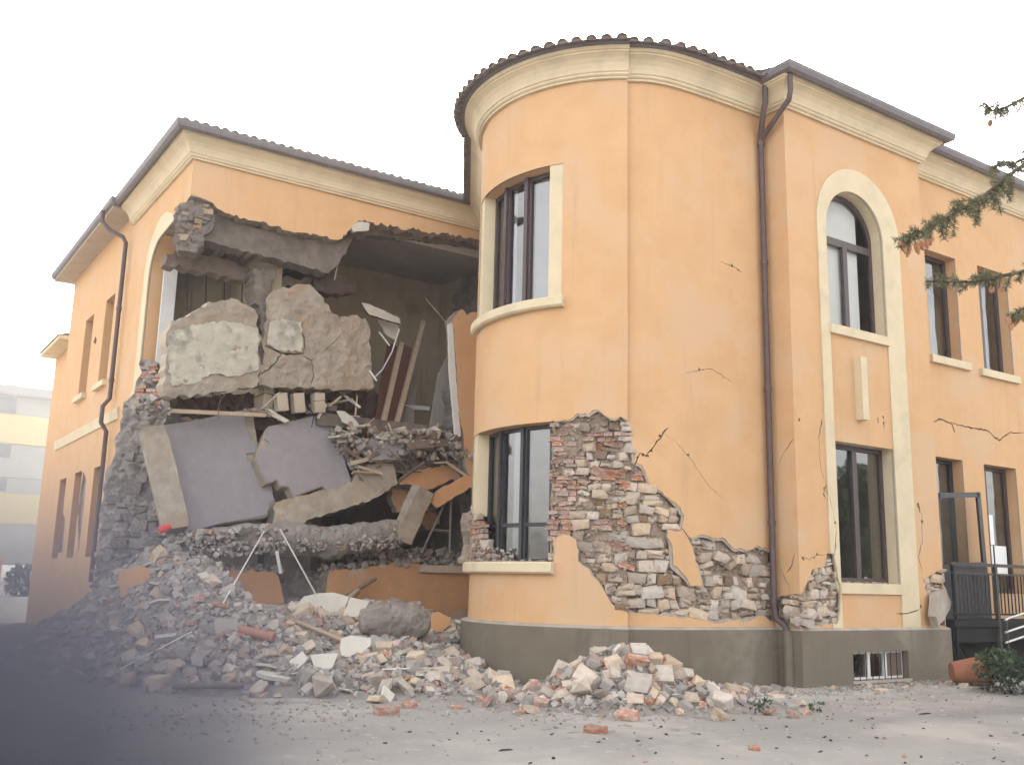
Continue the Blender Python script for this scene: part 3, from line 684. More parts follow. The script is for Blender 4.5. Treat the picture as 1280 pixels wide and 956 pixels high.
# ------------------------------------------------------------------ windows
def wpart(name, mb, mats, parent, label=None):
    o = mb.build(name, mats, parent)
    if label: o['label'] = label
    return o
def flat_window(S, op, depth, mull=(), trans=(), fw=.07, fmat='frame', reveal='orange', gmat='glass', blinds=(), sill=None, rfrom=.033, label=None, arch_top=None):
    """window in an opening of wall S: reveal + frame + panes (+ blinds, sill)"""
    (a, b), (c, _), (_, t) = op[0], op[1], op[2]
    rv = MB()
    loop = op if arch_top is None else arch_top
    q = [(S.at(u, v, -rfrom), S.at(u, v, -depth - .02)) for u, v in loop]; n = len(q)
    for i in range(n):
        f0, k0 = q[i]; f1, k1 = q[(i + 1) % n]; rv.add([f0, f1, k1, k0], [(0, 1, 2, 3)])
    w = rv.build('window', reveal, B)
    if label: w['label'] = label
    fr = MB(); dp = .07
    def bx(u0, v0, u1, v1, d=0.0): fr.box(S.at(u0, v0, -depth + d), S.e1 * (u1 - u0), S.e2 * (v1 - v0), S.n * dp)
    us = [a] + [a + (c - a) * m for m in mull] + [c]; vs = [b] + [b + (t - b) * m for m in trans] + [t]
    if arch_top is None:
        bx(a + .004, b + .004, a + fw, t - .004); bx(c - fw, b + .004, c - .004, t - .004)
        bx(a + fw, b + .004, c - fw, b + fw); bx(a + fw, t - fw, c - fw, t - .004)
    for m in us[1:-1]: bx(m - fw * .75, b + fw, m + fw * .75, (t if arch_top is None else vs[-1]) - (fw if arch_top is None else 0), .012)
    for k in vs[1:-1]: bx(a + fw, k - fw * .6, c - fw, k + fw * .6, .006)
    if arch_top is None: wpart('frame', fr, fmat, w)
    for i in range(len(us) - 1):
        for j in range(len(vs) - 1):
            u0, u1 = us[i] + fw * .7, us[i + 1] - fw * .7; v0, v1 = vs[j] + fw * .6, vs[j + 1] - fw * .6
            pm = MB(); tw = _r.uniform(-.006, .006)
            pm.add([S.at(u0, v0, -depth + .03 + tw), S.at(u1, v0, -depth + .03 - tw), S.at(u1, v1, -depth + .03 - tw), S.at(u0, v1, -depth + .03 + tw)], [(0, 1, 2, 3)]); wpart('pane', pm, gmat, w)
    for (u0, v0, u1, v1, m) in blinds:
        pm = MB(); pm.box(S.at(u0, v0, -depth - .045), S.e1 * (u1 - u0), S.e2 * (v1 - v0), S.n * .01); wpart('blind', pm, m, w)
    if sill:
        s0, s1, top, h, out = sill
        pm = MB(); pm.box(S.at(s0, top - h, -depth * .9), S.e1 * (s1 - s0), S.e2 * h * .98, S.n * (depth * .9 + out)); wpart('sill', pm, 'cream', w)
    return w, fr
# bay, lower
flat_window(BF, rect(14.28, 1.74, 15.95, 4.17), .30, (.5,), (), .085, 'frame', 'cream', sill=(14.26, 15.97, 1.735, .18, .05), blinds=[(14.4, 1.8, 14.62, 4.1, 'beige'), (15.62, 1.8, 15.9, 4.1, 'beige')], label='broken-edged cream window bay on the ground floor with two tall lights')
# bay, upper arched
w, fr = flat_window(BF, rect(14.28, 6.27, 15.95, 8.0), .30, (.5,), (), .08, 'frame', 'cream', gmat='glass_clear', arch_top=arch_in, sill=(14.26, 15.96, 6.28, .17, .07), blinds=[(14.3, 6.3, 15.62, 8.95, 'curtain')], label='round arched upper window with a white blind')
ai = arch(15.115, .83, 8.13, 6.28)[2:]; ao = arch(15.115, .745, 8.13, 6.28)[2:]
poly = [(15.945, 6.28)] + ai + [(14.285, 6.28)]; inn = [(15.86, 6.28)] + ao + [(14.37, 6.28)]
for i in range(len(poly) - 1):
    p0, p1, q1, q0 = poly[i], poly[i + 1], inn[i + 1], inn[i]
    vs = [BF.at(*p, -.30) for p in (p0, p1, q1, q0)] + [BF.at(*p, -.23) for p in (p0, p1, q1, q0)]
    fr.add(vs, [(4, 5, 6, 7), (0, 3, 2, 1), (1, 5, 4, 0), (2, 6, 5, 1), (3, 7, 6, 2), (0, 4, 7, 3)])
fr.box(BF.at(14.37, 6.285, -.30), (1.49, 0, 0), (0, 0, .07), (0, -.07, 0)); fr.box(BF.at(14.37, 7.93, -.30), (1.49, 0, 0), (0, 0, .14), (0, -.078, 0))
wpart('frame', fr, 'frame', w)
pm = MB(); ap = [(15.115 + .75 * math.cos(math.pi * i / 20), 8.13 + .75 * math.sin(math.pi * i / 20)) for i in range(21)]
pm.add([BF.at(15.86, 8.0, -.265), *[BF.at(*p, -.265) for p in ap], BF.at(14.36, 8.0, -.265)], [tuple(range(23))]); wpart('pane', pm, 'glass_clear', w)
# right wing
flat_window(RW, RWu[0], .30, (), (), .09, sill=(17.95, 19.32, 6.34, .16, .08), blinds=[(18.05, 6.4, 18.3, 8.5, 'curtain'), (18.55, 6.4, 18.95, 7.5, 'beige')], label='narrow upper window with brown frame nearest to the arched bay')
flat_window(RW, RWu[1], .30, (.35,), (), .09, sill=(19.72, 21.2, 6.3, .16, .08), blinds=[(19.98, 6.35, 20.3, 8.55, 'curtain')], label='narrow upper window with a casement ajar beside a white blind')
flat_window(RW, RWu[2], .30, (), (), .09, sill=(21.75, 23.2, 6.3, .16, .08))
flat_window(RW, RWl[0], .30, (.5,), (), .08, fmat='black_frame', blinds=[(17.6, 1.3, 18.8, 4.2, 'beige')], label='dark glazed doorway behind the open door leaf')
w, _ = flat_window(RW, RWl[1], .30, (.3,), (), .08, fmat='frame', blinds=[(19.7, 1.7, 20.8, 4.2, 'concrete')], label='ground floor window with white notices stuck to the glass')
for u, v, h in ((19.82, 2.62, .62), (19.74, 2.02, .58), (20.24, 2.02, .58)):
    pm = MB(); pm.box(RW.at(u, v, -.255), (.44, 0, 0), (0, 0, h), (0, -.004, 0)); wpart('notice', pm, 'paper', w)
flat_window(RW, RWl[2], .30, (.5,), (), .08)
# basement
w, _ = flat_window(BP, bwin, .18, (.36, .66), (), .04, fmat='white_paint', reveal='plinth', rfrom=.302, label='low barred basement window in the grey plinth')
pm = MB(); pm.box(BP.at(15.5, .15, -.14), (.46, 0, 0), (0, 0, .42), (0, -.02, 0)); wpart('shutter_board', pm, 'old_wood', w)
for i in range(9):
    pm = MB(); u = 14.55 + i * .17; pm.tube([BP.at(u, .115, -.06), BP.at(u, .595, -.06)], .008, 6); wpart('bar', pm, 'iron', w)
pm = MB(); pm.box(BP.at(14.42, .075, -.2), (1.62, 0, 0), (0, 0, .046), (0, -.23, 0)); wpart('sill', pm, 'ledge', w)

# tower windows: three flat lights set on chords inside the curved opening
def tower_window(a0, a1, z0, z1, fmat, fw, trans, sillz, sillh, al, ar, lamp, blinds, jz, label):
    rv = MB(); d1 = -.34
    def strip(ul, ur, z, flip):
        us = np.linspace(ul, ur, 14)
        for i in range(13):
            q = [TL.at(us[i], z, -.033), TL.at(us[i + 1], z, -.033), TL.at(us[i + 1], z, d1), TL.at(us[i], z, d1)]
            rv.add(q if flip else q[::-1], [(0, 1, 2, 3)])
    strip(ua(al), ua(ar), z1 + .0, False); strip(ua(al), ua(ar), z0, True)
    for a_ in (al, ar): rv.add([TL.at(ua(a_), z0, -.033), TL.at(ua(a_), z1, -.033), TL.at(ua(a_), z1, d1), TL.at(ua(a_), z0, d1)], [(0, 1, 2, 3)])
    w = rv.build('window', 'orange', B); w['label'] = label
    fr = MB(); A = np.linspace(a0, a1, 4); rr = -.30
    for i in range(3):
        P0, P1 = TL.at(ua(A[i]), 0, rr), TL.at(ua(A[i + 1]), 0, rr); t = (P1 - P0).normalized(); n = Vector((t.y, -t.x, 0)); L = (P1 - P0).length
        def bx(s0, za, s1, zb, d=0.0): fr.box(P0 + t * s0 + Vector((0, 0, za)) + n * d, t * (s1 - s0), (0, 0, zb - za), n * .075)
        bx(0, z0, fw, z1 - .01); bx(L - fw, z0, L, z1 - .01); bx(fw, z0, L - fw, z0 + fw * .8); bx(fw, z1 - fw, L - fw, z1 - .01)
        zz = [z0 + fw * .8] + [z0 + (z1 - z0) * k for k in trans] + [z1 - fw]
        for k in zz[1:-1]: bx(fw, k - .03, L - fw, k + .03)
        for j in range(len(zz) - 1):
            pm = MB(); o = P0 + n * .03
            pm.add([o + t * fw + Vector((0, 0, zz[j])), o + t * (L - fw) + Vector((0, 0, zz[j])), o + t * (L - fw) + Vector((0, 0, zz[j + 1])), o + t * fw + Vector((0, 0, zz[j + 1]))], [(0, 1, 2, 3)]); wpart('pane', pm, 'glass', w)
        if blinds[i]:
            pm = MB(); pm.box(P0 - n * .05 + Vector((0, 0, z0 + .02)) + t * (L * blinds[i][1]), t * (L * blinds[i][2]), (0, 0, z1 - z0 - .04), n * .01); wpart('blind', pm, blinds[i][0], w)
    for i in (1, 2):
        p = TL.at(ua(A[i]), 0, rr + .05); t, _, n = TL.frame(ua(A[i])); fr.box(p - t * fw * .55 + Vector((0, 0, z0)), t * fw * 1.1, (0, 0, z1 - z0 - .01), n * .07)
    wpart('frame', fr, fmat, w)
    for (u0, u1, za, rag) in jz:
        pl = rect(u0, za, u1, z1 + .012)
        if rag: pl = [(u0, za + .35)] + rough([(u0, za + .35), ((u0 + u1) / 2, za + .12), (u1, za)], .06, .03, 9, False) + [(u1, z1 + .012), (u0, z1 + .012)]
        wpart('jamb', sheet(TL, cut(pl, .15), [], .15, .32, -.018, rimmi=0), 'cream', w)
    us = np.linspace(ua(al - 1.5), ua(ar + 1.2), 22)
    pl = [tuple(TL.at(u, 0)[:2]) for u in us]
    wpart('sill', sweep(pl, [(-.36, sillz), (.10, sillz), (.125, sillz - .02), (.125, sillz - sillh + .03), (.09, sillz - sillh), (-.02, sillz - sillh)], None), 'cream', w)
    return w
tower_window(161, 205, 6.28, 8.69, 'frame', .075, (), 6.30, .18, 154.5, 211, None, [None, ('curtain', .0, .25), ('curtain', .15, .8)], [(ua(154.5), ua(161), 6.28, False), (ua(205.2), ua(211.3), 6.28, False)], 'curved three light upper tower window with dark brown frames and white blind')
tower_window(161, 206, 1.95, 4.20, 'black_frame', .06, (.27,), 1.945, .19, 150.5, 208.3, None, [('beige', 0, 1), ('curtain', .35, .3), ('cream_dirty', 0, 1)], [(ua(150.5), ua(161), 2.75, True)], 'curved lower tower window with thin black frames and a broken right jamb')

# ------------------------------------------------------------------ stones and bricks bared by the fallen render
def lay(S, poly, zones, seed, depth=lambda u, v: -.05, hmin=.10, hmax=.24, kinds=('stone',), wts=(1,), limit=400):
    rnd = random.Random(seed); P = np.array(poly); v = P[:, 1].min(); top = P[:, 1].max(); cnt = 0
    while v < top:
        h = rnd.uniform(hmin, hmax); u = P[:, 0].min() - rnd.uniform(0, .2); vv = v
        while u < P[:, 0].max():
            z = zones(u, v + h / 2)
            if z == 'brick':                         # a few thin brick courses fill this stone's height
                bw_ = rnd.uniform(.16, .25); k = max(1, round(h / .075)); bh = h / k
                for j in range(k):
                    c = (u + bw_ / 2 + rnd.uniform(-.05, .05), v + bh * (j + .5))
                    if inside([c], poly)[0] and rnd.random() > .14:
                        x, y, n = S.frame(c[0]); dd = depth(*c) + rnd.uniform(-.03, .02)
                        put('brick', rnd.choice(PROTO['laid_brick']), S.at(c[0], c[1], dd - .055), basis(x, n, y) @ Matrix.Rotation(rnd.gauss(0, .05), 3, 'Y') @ Matrix.Rotation(rnd.gauss(0, .12), 3, 'Z'), (bw_ * rnd.uniform(.8, 1.0), .12, bh * rnd.uniform(.78, .95)), B); cnt += 1
                u += bw_; continue
            w = h * rnd.uniform(.8, 2.1); hh = h
            sub = [(u + w / 2, v + h / 2, w, h)] if rnd.random() > .25 else [(u + w / 2, v + h * .27, w, h * .5), (u + w * .45, v + h * .76, w * .9, h * .46)]
            for cu_, cv_, sw, sh in sub:
                c = (cu_, cv_ + rnd.uniform(-.015, .015))
                if inside([c], poly)[0] and rnd.random() > .06:
                    x, y, n = S.frame(c[0]); dd = depth(*c) + rnd.uniform(-.05, .03)
                    k = rnd.choices(kinds, wts)[0]
                    R = basis(x, n, y) @ Matrix.Rotation(rnd.gauss(0, .13), 3, 'Y') @ Matrix.Rotation(rnd.gauss(0, .16), 3, 'Z') @ Matrix.Rotation(rnd.gauss(0, .16), 3, 'X')
                    put('brick' if k == 'laid_brick' else 'stone', rnd.choice(PROTO[k]), S.at(c[0], c[1], dd - .075), R, (sw * rnd.uniform(.98, 1.16), .19, sh * rnd.uniform(.95, 1.14)), B); cnt += 1
            u += w
        v += h
    return cnt
zb = [TL.uv(740, y)[1] for y in (540, 592, 604, 655)]
uj = TL.uv(706, 600)[0]
def zoneL(u, v):
    if u < uj + .12 * math.sin(v * 9) and v > 2.25: return 'brick'
    if abs(v - zb[0]) < .06 or abs(v - (zb[1] + zb[2]) / 2) < .10 or (abs(v - zb[3]) < .05 and u > uj + .2): return 'brick'
    return 'stone'
DL2 = [p for p in DL if p[0] < TL.len] 
nL = lay(TL, [(min(p[0], TL.len - .01), p[1]) for p in DL], zoneL, 3, lambda u, v: -.03 + cav(u, v), .08, .19, ('stone', 'stone_dark', 'laid_brick'), (5, 1.6, .8))
nR = lay(TR, [(max(p[0], .0), p[1]) for p in DR], lambda u, v: 'brick' if (u < .35 and abs(v - TR.uv(800, 598)[1]) < .09) else 'stone', 5, lambda u, v: -.02, .11, .23, ('stone', 'stone_dark', 'laid_brick'), (9, .5, .3))
lay(BF, DBF, lambda u, v: 'stone', 6, lambda u, v: -.02, .10, .17, ('stone',), (1,))
lay(BS, DBS, lambda u, v: 'stone', 7, lambda u, v: -.02, .10, .17, ('stone',), (1,))
lay(BF, DBR, lambda u, v: 'stone', 8, lambda u, v: -.02, .10, .2, ('stone',), (1,))
lay(TL, [(max(p[0], 0), p[1]) for p in DJ], lambda u, v: 'brick' if math.sin(v * 13) > .2 else 'stone', 9, lambda u, v: -.03, .10, .2, ('stone', 'stone_dark'), (1, .6))

# crumbs of mortar clinging between the stones
class Crumbs:
    def __init__(s): s.mb = MB(); s.r = random.Random(41); s.P = [np.array([tuple(v.co) for v in m.vertices]) for m in PROTO['rock'][:6]]; s.F = [[tuple(p.vertices) for p in m.polygons] for m in PROTO['rock'][:6]]
    def fill(s, S, poly, n, depth, size=(.015, .06)):
        P = np.array(poly); k = 0; t = 0
        while k < n and t < n * 20:
            t += 1; u = s.r.uniform(P[:, 0].min(), P[:, 0].max()); v = s.r.uniform(P[:, 1].min(), P[:, 1].max())
            if not inside([(u, v)], poly)[0]: continue
            i = s.r.randrange(6); c = S.at(u, v, depth(u, v) + s.r.uniform(-.03, .012)); z = s.r.uniform(*size); R = np.array(Matrix.Rotation(s.r.uniform(0, 6), 3, 'Z') @ Matrix.Rotation(s.r.uniform(0, 6), 3, 'X'))
            s.mb.add([tuple(q) for q in (s.P[i] * np.array([z * s.r.uniform(1, 1.8), z, z])) @ R.T + np.array(c)], s.F[i]); k += 1
cr_ = Crumbs()
cr_.fill(TL, [(min(p[0], TL.len - .02), p[1]) for p in DL], 900, lambda u, v: -.035 + cav(u, v)); cr_.fill(TR, [(max(p[0], .0), p[1]) for p in DR], 520, lambda u, v: -.03); cr_.fill(BF, DBF, 90, lambda u, v: -.03); cr_.fill(BS, DBS, 90, lambda u, v: -.03); cr_.fill(TL, DJ, 120, lambda u, v: -.03)
o = cr_.mb.build('mortar_crumbs', 'mortar', B); o['kind'] = 'stuff'
# ------------------------------------------------------------------ torn open wing
YF, XS = 19.95, 5.26
# front: strip of wall left under the cornice
top = rough([LF.uv(*p) for p in [(597, 300), (585, 298), (566, 293), (540, 291), (520, 287), (500, 285), (480, 281), (452, 276), (445, 279), (437, 287), (428, 299), (412, 298), (400, 296), (388, 294), (372, 290), (358, 288), (345, 283), (325, 278), (310, 275), (292, 270), (282, 267), (272, 261), (262, 252), (258, 250)]], .07, .05, 31, False)
strip = [(12.9, ZC), (12.9, 9.7)] + top + [(XS + .003, LF.uv(240, 243)[1]), (XS + .003, ZC)]
sheet(LF, strip[::-1], [], .35, .42, 0, None, back=True).build('wall', ['orange', 'mortar'], B)
# narrow remnant standing beside the tower
rem = rough([LF.uv(*p) for p in [(566, 398), (572, 392), (578, 386), (584, 395), (590, 390)]], .08, .02, 32, False) + [LF.uv(625, 392), LF.uv(625, 610)] + rough([LF.uv(*p) for p in [(592, 600), (585, 592), (583, 580), (580, 560), (579, 540), (575, 520), (572, 490), (570, 450), (566, 398)]], .09, .025, 33, False)[:-1]
sheet(LF, rem[::-1], [], .35, .38, 0, None, back=True).build('wall', ['orange', 'mortar'], B)
# what is left of the ground floor parapet wall under the windows
lowp = rough([LF.uv(*p) for p in [(250, 735), (258, 720), (270, 713), (300, 712), (330, 713), (347, 718), (352, 735), (356, 757), (372, 768)]], .12, .03, 34, False) + [(8.6, .0), (5.6, .0)]
sheet(LF, lowp[::-1], [], .4, .42, 0, None, back=True).build('wall', ['orange_dirty', 'mortar'], B)
lowp = [(8.5, 0)] + rough([LF.uv(*p) for p in [(402, 765), (408, 740), (412, 713), (440, 712), (465, 707), (500, 703), (524, 704)]], .12, .03, 35, False) + [(11.02, 1.95), (12.6, 1.95), (12.6, 0)]
sheet(LF, lowp[::-1], [], .4, .42, 0, None, back=True).build('wall', ['orange_dirty', 'mortar'], B)
mb = MB(); mb.box((11.0, YF - .10, 1.80), (1.7, 0, 0), (0, .5, 0), (0, 0, .16)); mb.build('sill', 'cream_dirty', B)
# side wall
def spx(*pts): return [LS.uv(*p) for p in pts]
arcin = [(-22.0 + .85 * math.sin(rad(a)), 8.2 + .85 * math.cos(rad(a))) for a in range(-10, -91, -10)]
brk = rough(spx((183, 453), (178, 470), (175, 489), (160, 503), (158, 515), (155, 527), (150, 558), (140, 600), (132, 630), (128, 673), (122, 720)), .15, .05, 36, False)
side = [(-19.96, ZC), (-19.96, LS.uv(240, 243)[1])] + rough(spx((236, 247), (222, 268), (219, 275)), .08, .02, 37, False) + arcin + [(-22.85, 6.2)] + brk + [(brk[-1][0], 0), (-32.4, 0), (-32.4, 10.55), (-24.9, 10.55), (-24.9, ZC)]
def sw(y0, z0, y1, z1): return [(-y1, z0), (-y0, z0), (-y0, z1), (-y1, z1)]
SWIN = [sw(26.3, 6.42, 27.3, 8.72), sw(28.8, 6.45, 29.85, 8.7), sw(25.75, 2.0, 26.6, 4.2), sw(28.1, 2.0, 29.0, 4.25), sw(30.2, 2.0, 31.1, 4.22)]
scar = [rough(spx(*q), .12, .03, 70 + i) for i, q in enumerate([[(119, 420), (121, 424), (120, 430), (117, 428)], [(119, 588), (121, 640), (117, 690), (113, 690), (115, 640)], [(104, 590), (108, 600), (103, 650), (98, 690), (97, 640)], [(78, 640), (82, 650), (78, 690), (73, 690)]])]
sheet(LS, side[::-1], [[(q[0][0]-.006,q[0][1]-.006),(q[1][0]+.006,q[1][1]-.006),(q[2][0]+.006,q[2][1]+.006),(q[3][0]-.006,q[3][1]+.006)] for q in SWIN] + scar, .45, .45, 0, None).build('wall', ['orange', 'mortar'], B)
sheet(LS, rect(-32.3, .2, -24.0, 9.8), [sw(26.25, 6.38, 27.35, 8.76), sw(28.75, 6.4, 29.9, 8.75), sw(25.7, 1.95, 26.65, 4.25), sw(28.05, 1.95, 29.05, 4.3), sw(30.15, 1.95, 31.15, 4.3)], .6, .1, -.06, rimmi=0).build('rubble_core', 'grey_stone', B)
rng = [(-22.0 + 1.25 * math.sin(rad(a)), 8.3 + 1.25 * math.cos(rad(a))) for a in range(-90, 21, 8)]
rng = [(-23.25, 5.75)] + rng + spx((219, 268), (219, 275)) + arcin + [(-22.85, 6.2)] + spx((181, 455), (174, 488), (162, 502))
sheet(LS, rng, [], .4, .03, .026, smooth=False, rimmi=0).build('arch_surround', 'cream', B)
mb = MB()     # soffit and jamb of the broken arched window
q = [(-22.0 + (p[0] + 22.0) * .99, 8.2 + (p[1] - 8.2) * .99 if p[1] > 8.2 else p[1]) for p in [(-21.86, 9.04)] + arcin + [(-22.85, 6.2)]]
for i in range(len(q) - 1): mb.add([LS.at(*q[i], -.03), LS.at(*q[i + 1], -.03), LS.at(*q[i + 1], -.42), LS.at(*q[i], -.42)], [(3, 2, 1, 0)])
mb.build('window_reveal', 'orange', B)
mb = MB(); mb.bar((XS + .36, 22.6, 6.2), (XS + .36, 22.6, 8.75), .09, .09); mb.bar((XS + .36, 22.42, 6.2), (XS + .36, 22.42, 8.6), .30, .05, (0, 1, 0)); mb.build('broken_window_frame', 'white_paint', B)
for i, o in enumerate(SWIN):
    q = [(-p[0], p[1]) for p in o]
    flat_window(LS, o, .34, (.5,), (), .07, reveal='orange_dirty' if i > 1 else 'orange', sill=(o[0][0] - .12, o[1][0] + .12, o[0][1], .15, .12) if i < 2 else None, rfrom=.001)
sweep([(XS, 32.4), (XS, 24.45)], [(0, 5.18), (.05, 5.2), (.07, 5.46), (0, 5.5)], None).build('string_course', 'cream', B)
# bared masonry of the lost corner pier, in steps
pier = spx((183, 453), (203, 455), (205, 500), (203, 530), (196, 560), (205, 610), (210, 670), (200, 720), (122, 730), (128, 673), (132, 630), (140, 600), (150, 558), (155, 527), (160, 503), (175, 489))
pier_in = [(p[0], p[1]) for p in pier]
#PIER
# rooms behind: back walls, right wall, floors, ceilings, partition
def wallbox(name, o, a, b, c, mat, label=None):
    mb = MB(); mb.box(o, a, b, c); r = mb.build(name, mat, B)
    if label: r['label'] = label
    return r
x = 5.75
while x < 8.0:                                         # upper left room: panelled back wall
    wallbox('wall_panel', (x, 23.6, 5.2), (.71, 0, 0), (0, .12, 0), (0, 0, 4.3), 'beige'); x += .73
wallbox('inner_wall', (8.0, 23.72, 5.2), (5.6, 0, 0), (0, .2, 0), (0, 0, 5.2), 'beige')
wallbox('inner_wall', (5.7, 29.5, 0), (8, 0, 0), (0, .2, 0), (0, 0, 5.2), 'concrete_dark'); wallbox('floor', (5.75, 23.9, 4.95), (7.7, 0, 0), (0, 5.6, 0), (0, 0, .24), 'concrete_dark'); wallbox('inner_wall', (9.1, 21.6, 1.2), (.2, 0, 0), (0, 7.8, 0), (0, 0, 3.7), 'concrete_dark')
S = PX(13.42); S = Plane((13.42, 0, 0), (-1, 0, 0))
hole = rough([S.uv(*p) for p in [(566, 370), (580, 345), (592, 330), (597, 345), (602, 420), (570, 420), (562, 395)]], .15, .05, 41)
sheet(S, rect(-23.75, 0, -20.35, 10.2), [hole], .4, .1, 0, rimmi=1).build('inner_wall', ['beige', 'mortar'], B)
wallbox('inner_wall', (13.55, 20.35, 0), (.2, 0, 0), (0, 3.6, 0), (0, 0, 10.2), 'grey_stone')
wallbox('ceiling', (8.55, 20.4, 9.62), (4.9, 0, 0), (0, 3.4, .25), (0, 0, .2), 'ceiling')
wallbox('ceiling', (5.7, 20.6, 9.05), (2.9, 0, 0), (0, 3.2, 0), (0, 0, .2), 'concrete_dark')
for i in range(9):
    xx = 5.85 + i * .31
    wallbox('ceiling_lath', (xx, 20.62, 8.93 + _r.uniform(-.06, .05)), (.12, 0, 0), (_r.uniform(-.1, .1), 2.9, _r.uniform(-.08, .05)), (0, 0, .1), 'old_wood')
def slab(name, poly, y0, k=0.0, m=0.0, thick=.2, mats='concrete', jag=.04, step=.16, relief=.03, holes=(), parent=None, label=None, cat=None, group=None, seed=0, rim=None, keep=None):
    """broken slab whose face is seen along the outline; k = dy/dz, m = dy/dx of its face"""
    c = (sum(p[0] for p in poly) / len(poly), sum(p[1] for p in poly) / len(poly))
    o = onY(*c, y0); n = Vector((m, -1, k)).normalized()
    S = Plane(o, n); uvp = [S.uv(*p) for p in poly]
    A = sum(uvp[i][0] * uvp[(i + 1) % len(uvp)][1] - uvp[(i + 1) % len(uvp)][0] * uvp[i][1] for i in range(len(uvp)))
    if A < 0: uvp = uvp[::-1]
    out = rough(uvp, .09, jag, seed) if jag else cut(uvp, .2)
    hs = [crack([S.uv(*p) for p in q], w, seed + 3 + i) for i, (q, w) in enumerate(holes)]
    mb = sheet(S, out, hs, step, thick, 0, (lambda u, v: nz(u, v, seed, 1.7, relief) + nz(u, v, seed + 4, 6, relief * .5) + nz(u, v, seed + 9, 17, relief * .22)) if relief else None, smooth=relief < .012, back=True, rimmi=1)
    r = mb.build(name, [mats, rim or mats], parent)
    tag(r, label, cat, group); r_plane[r.name] = S
    return r
r_plane = {}
# bared masonry of the lost corner pier: a broken wall end turned to face the camera
PP = [(176, 450), (205, 453), (207, 500), (204, 530), (196, 548), (203, 610), (212, 670), (212, 745), (115, 745), (122, 673), (126, 630), (134, 600), (146, 558), (151, 527), (156, 503), (170, 489)]
r = slab('rubble_core', PP, 21.3, 0, -.9, .7, 'grey_stone', .06, .06, .16, parent=B, seed=38)
SP = r_plane[r.name]
lay(SP, [SP.uv(*p) for p in [(152, 560), (194, 550), (203, 610), (210, 670), (208, 725), (128, 725), (132, 650), (142, 605)]], lambda u, v: 'stone', 12, lambda u, v: .03 + nz(u, v, 38, 1.7, .16) + nz(u, v, 42, 6, .08), .12, .24, ('grey',), (1,))
lay(SP, [SP.uv(*p) for p in [(184, 455), (202, 455), (203, 500), (176, 500), (178, 480)]], lambda u, v: 'brick', 13, lambda u, v: .10, .14, .2)

# partition with its ragged torn edge
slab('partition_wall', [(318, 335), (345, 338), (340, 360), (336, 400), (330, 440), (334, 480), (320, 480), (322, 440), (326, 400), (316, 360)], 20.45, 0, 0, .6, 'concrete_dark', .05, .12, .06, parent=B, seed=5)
wallbox('partition_wall', (7.4, 20.7, 5.2), (.22, 0, 0), (0, 3, 0), (0, 0, 3.85), 'beige')
wallbox('partition_wall', (8.62, 20.75, 8.2), (.2, 0, 0), (0, 3, 0), (0, 0, 1.5), 'old_wood')
slab('ring_beam', [(222, 262), (262, 256), (300, 280), (372, 296), (425, 303), (445, 290), (432, 318), (412, 341), (370, 330), (300, 312), (252, 300), (236, 300)], 20.2, .1, 0, .35, 'concrete_dark', .03, .14, .03, parent=B, seed=6)
slab('ring_beam', [(222, 258), (240, 246), (262, 254), (268, 275), (255, 300), (245, 315), (222, 312), (217, 300)], 20.12, 0, -.3, .5, 'grey_stone', .06, .05, .10, parent=B, seed=7)
lay(r_plane['ring_beam.001'], [r_plane['ring_beam.001'].uv(*p) for p in [(224, 262), (240, 250), (262, 258), (264, 276), (250, 300), (222, 308), (219, 298)]], lambda u, v: 'stone', 17, lambda u, v: .02, .09, .16, ('grey', 'stone_dark'), (3, 2))
slab('ring_beam', [(440, 292), (455, 281), (500, 288), (560, 295), (620, 303), (620, 312), (540, 303), (500, 297), (462, 293), (446, 300)], 20.3, 0, 0, .3, 'concrete_dark', .02, .14, .03, parent=B, seed=8)
slab('ceiling_edge', [(208, 318), (245, 312), (300, 332), (345, 345), (400, 350), (440, 352), (444, 366), (400, 364), (350, 357), (300, 350), (240, 336), (206, 330)], 20.9, 0, 0, .35, 'old_wood', .05, .12, .06, parent=B, seed=9)
slab('ceiling_edge', [(398, 343), (425, 345), (446, 352), (440, 366), (415, 369), (390, 362)], 20.7, 0, 0, .3, 'dark_wood', .05, .1, .08, parent=B, seed=10)
slab('lintel_patch', [(439, 284), (448, 277), (462, 279), (461, 288), (442, 290)], 19.93, 0, 0, .1, 'white', .01, .1, .01, parent=B, seed=11)
wallbox('floor', (8.6, 20.5, 4.95), (4.9, 0, 0), (0, 3.3, 0), (0, 0, .28), 'concrete_dark')
slab('torn_floor_edge', [(412, 538), (440, 541), (500, 545), (560, 548), (592, 545), (596, 600), (560, 588), (510, 590), (470, 585), (440, 588), (418, 565)], 20.45, .15, 0, .5, 'grey_stone', .06, .06, .15, parent=B, seed=12)
slab('torn_wall_edge', [(566, 480), (573, 478), (577, 500), (581, 540), (584, 580), (592, 600), (598, 660), (612, 700), (585, 702), (592, 650), (580, 610), (570, 560)], 20.1, 0, 0, .5, 'grey_stone', .05, .06, .14, parent=B, seed=13)
slab('torn_wall_edge', [(590, 640), (604, 640), (616, 655), (618, 702), (585, 703), (590, 670)], 17.6, 0, 0, .4, 'mortar', .07, .05, .18, parent=B, seed=15)

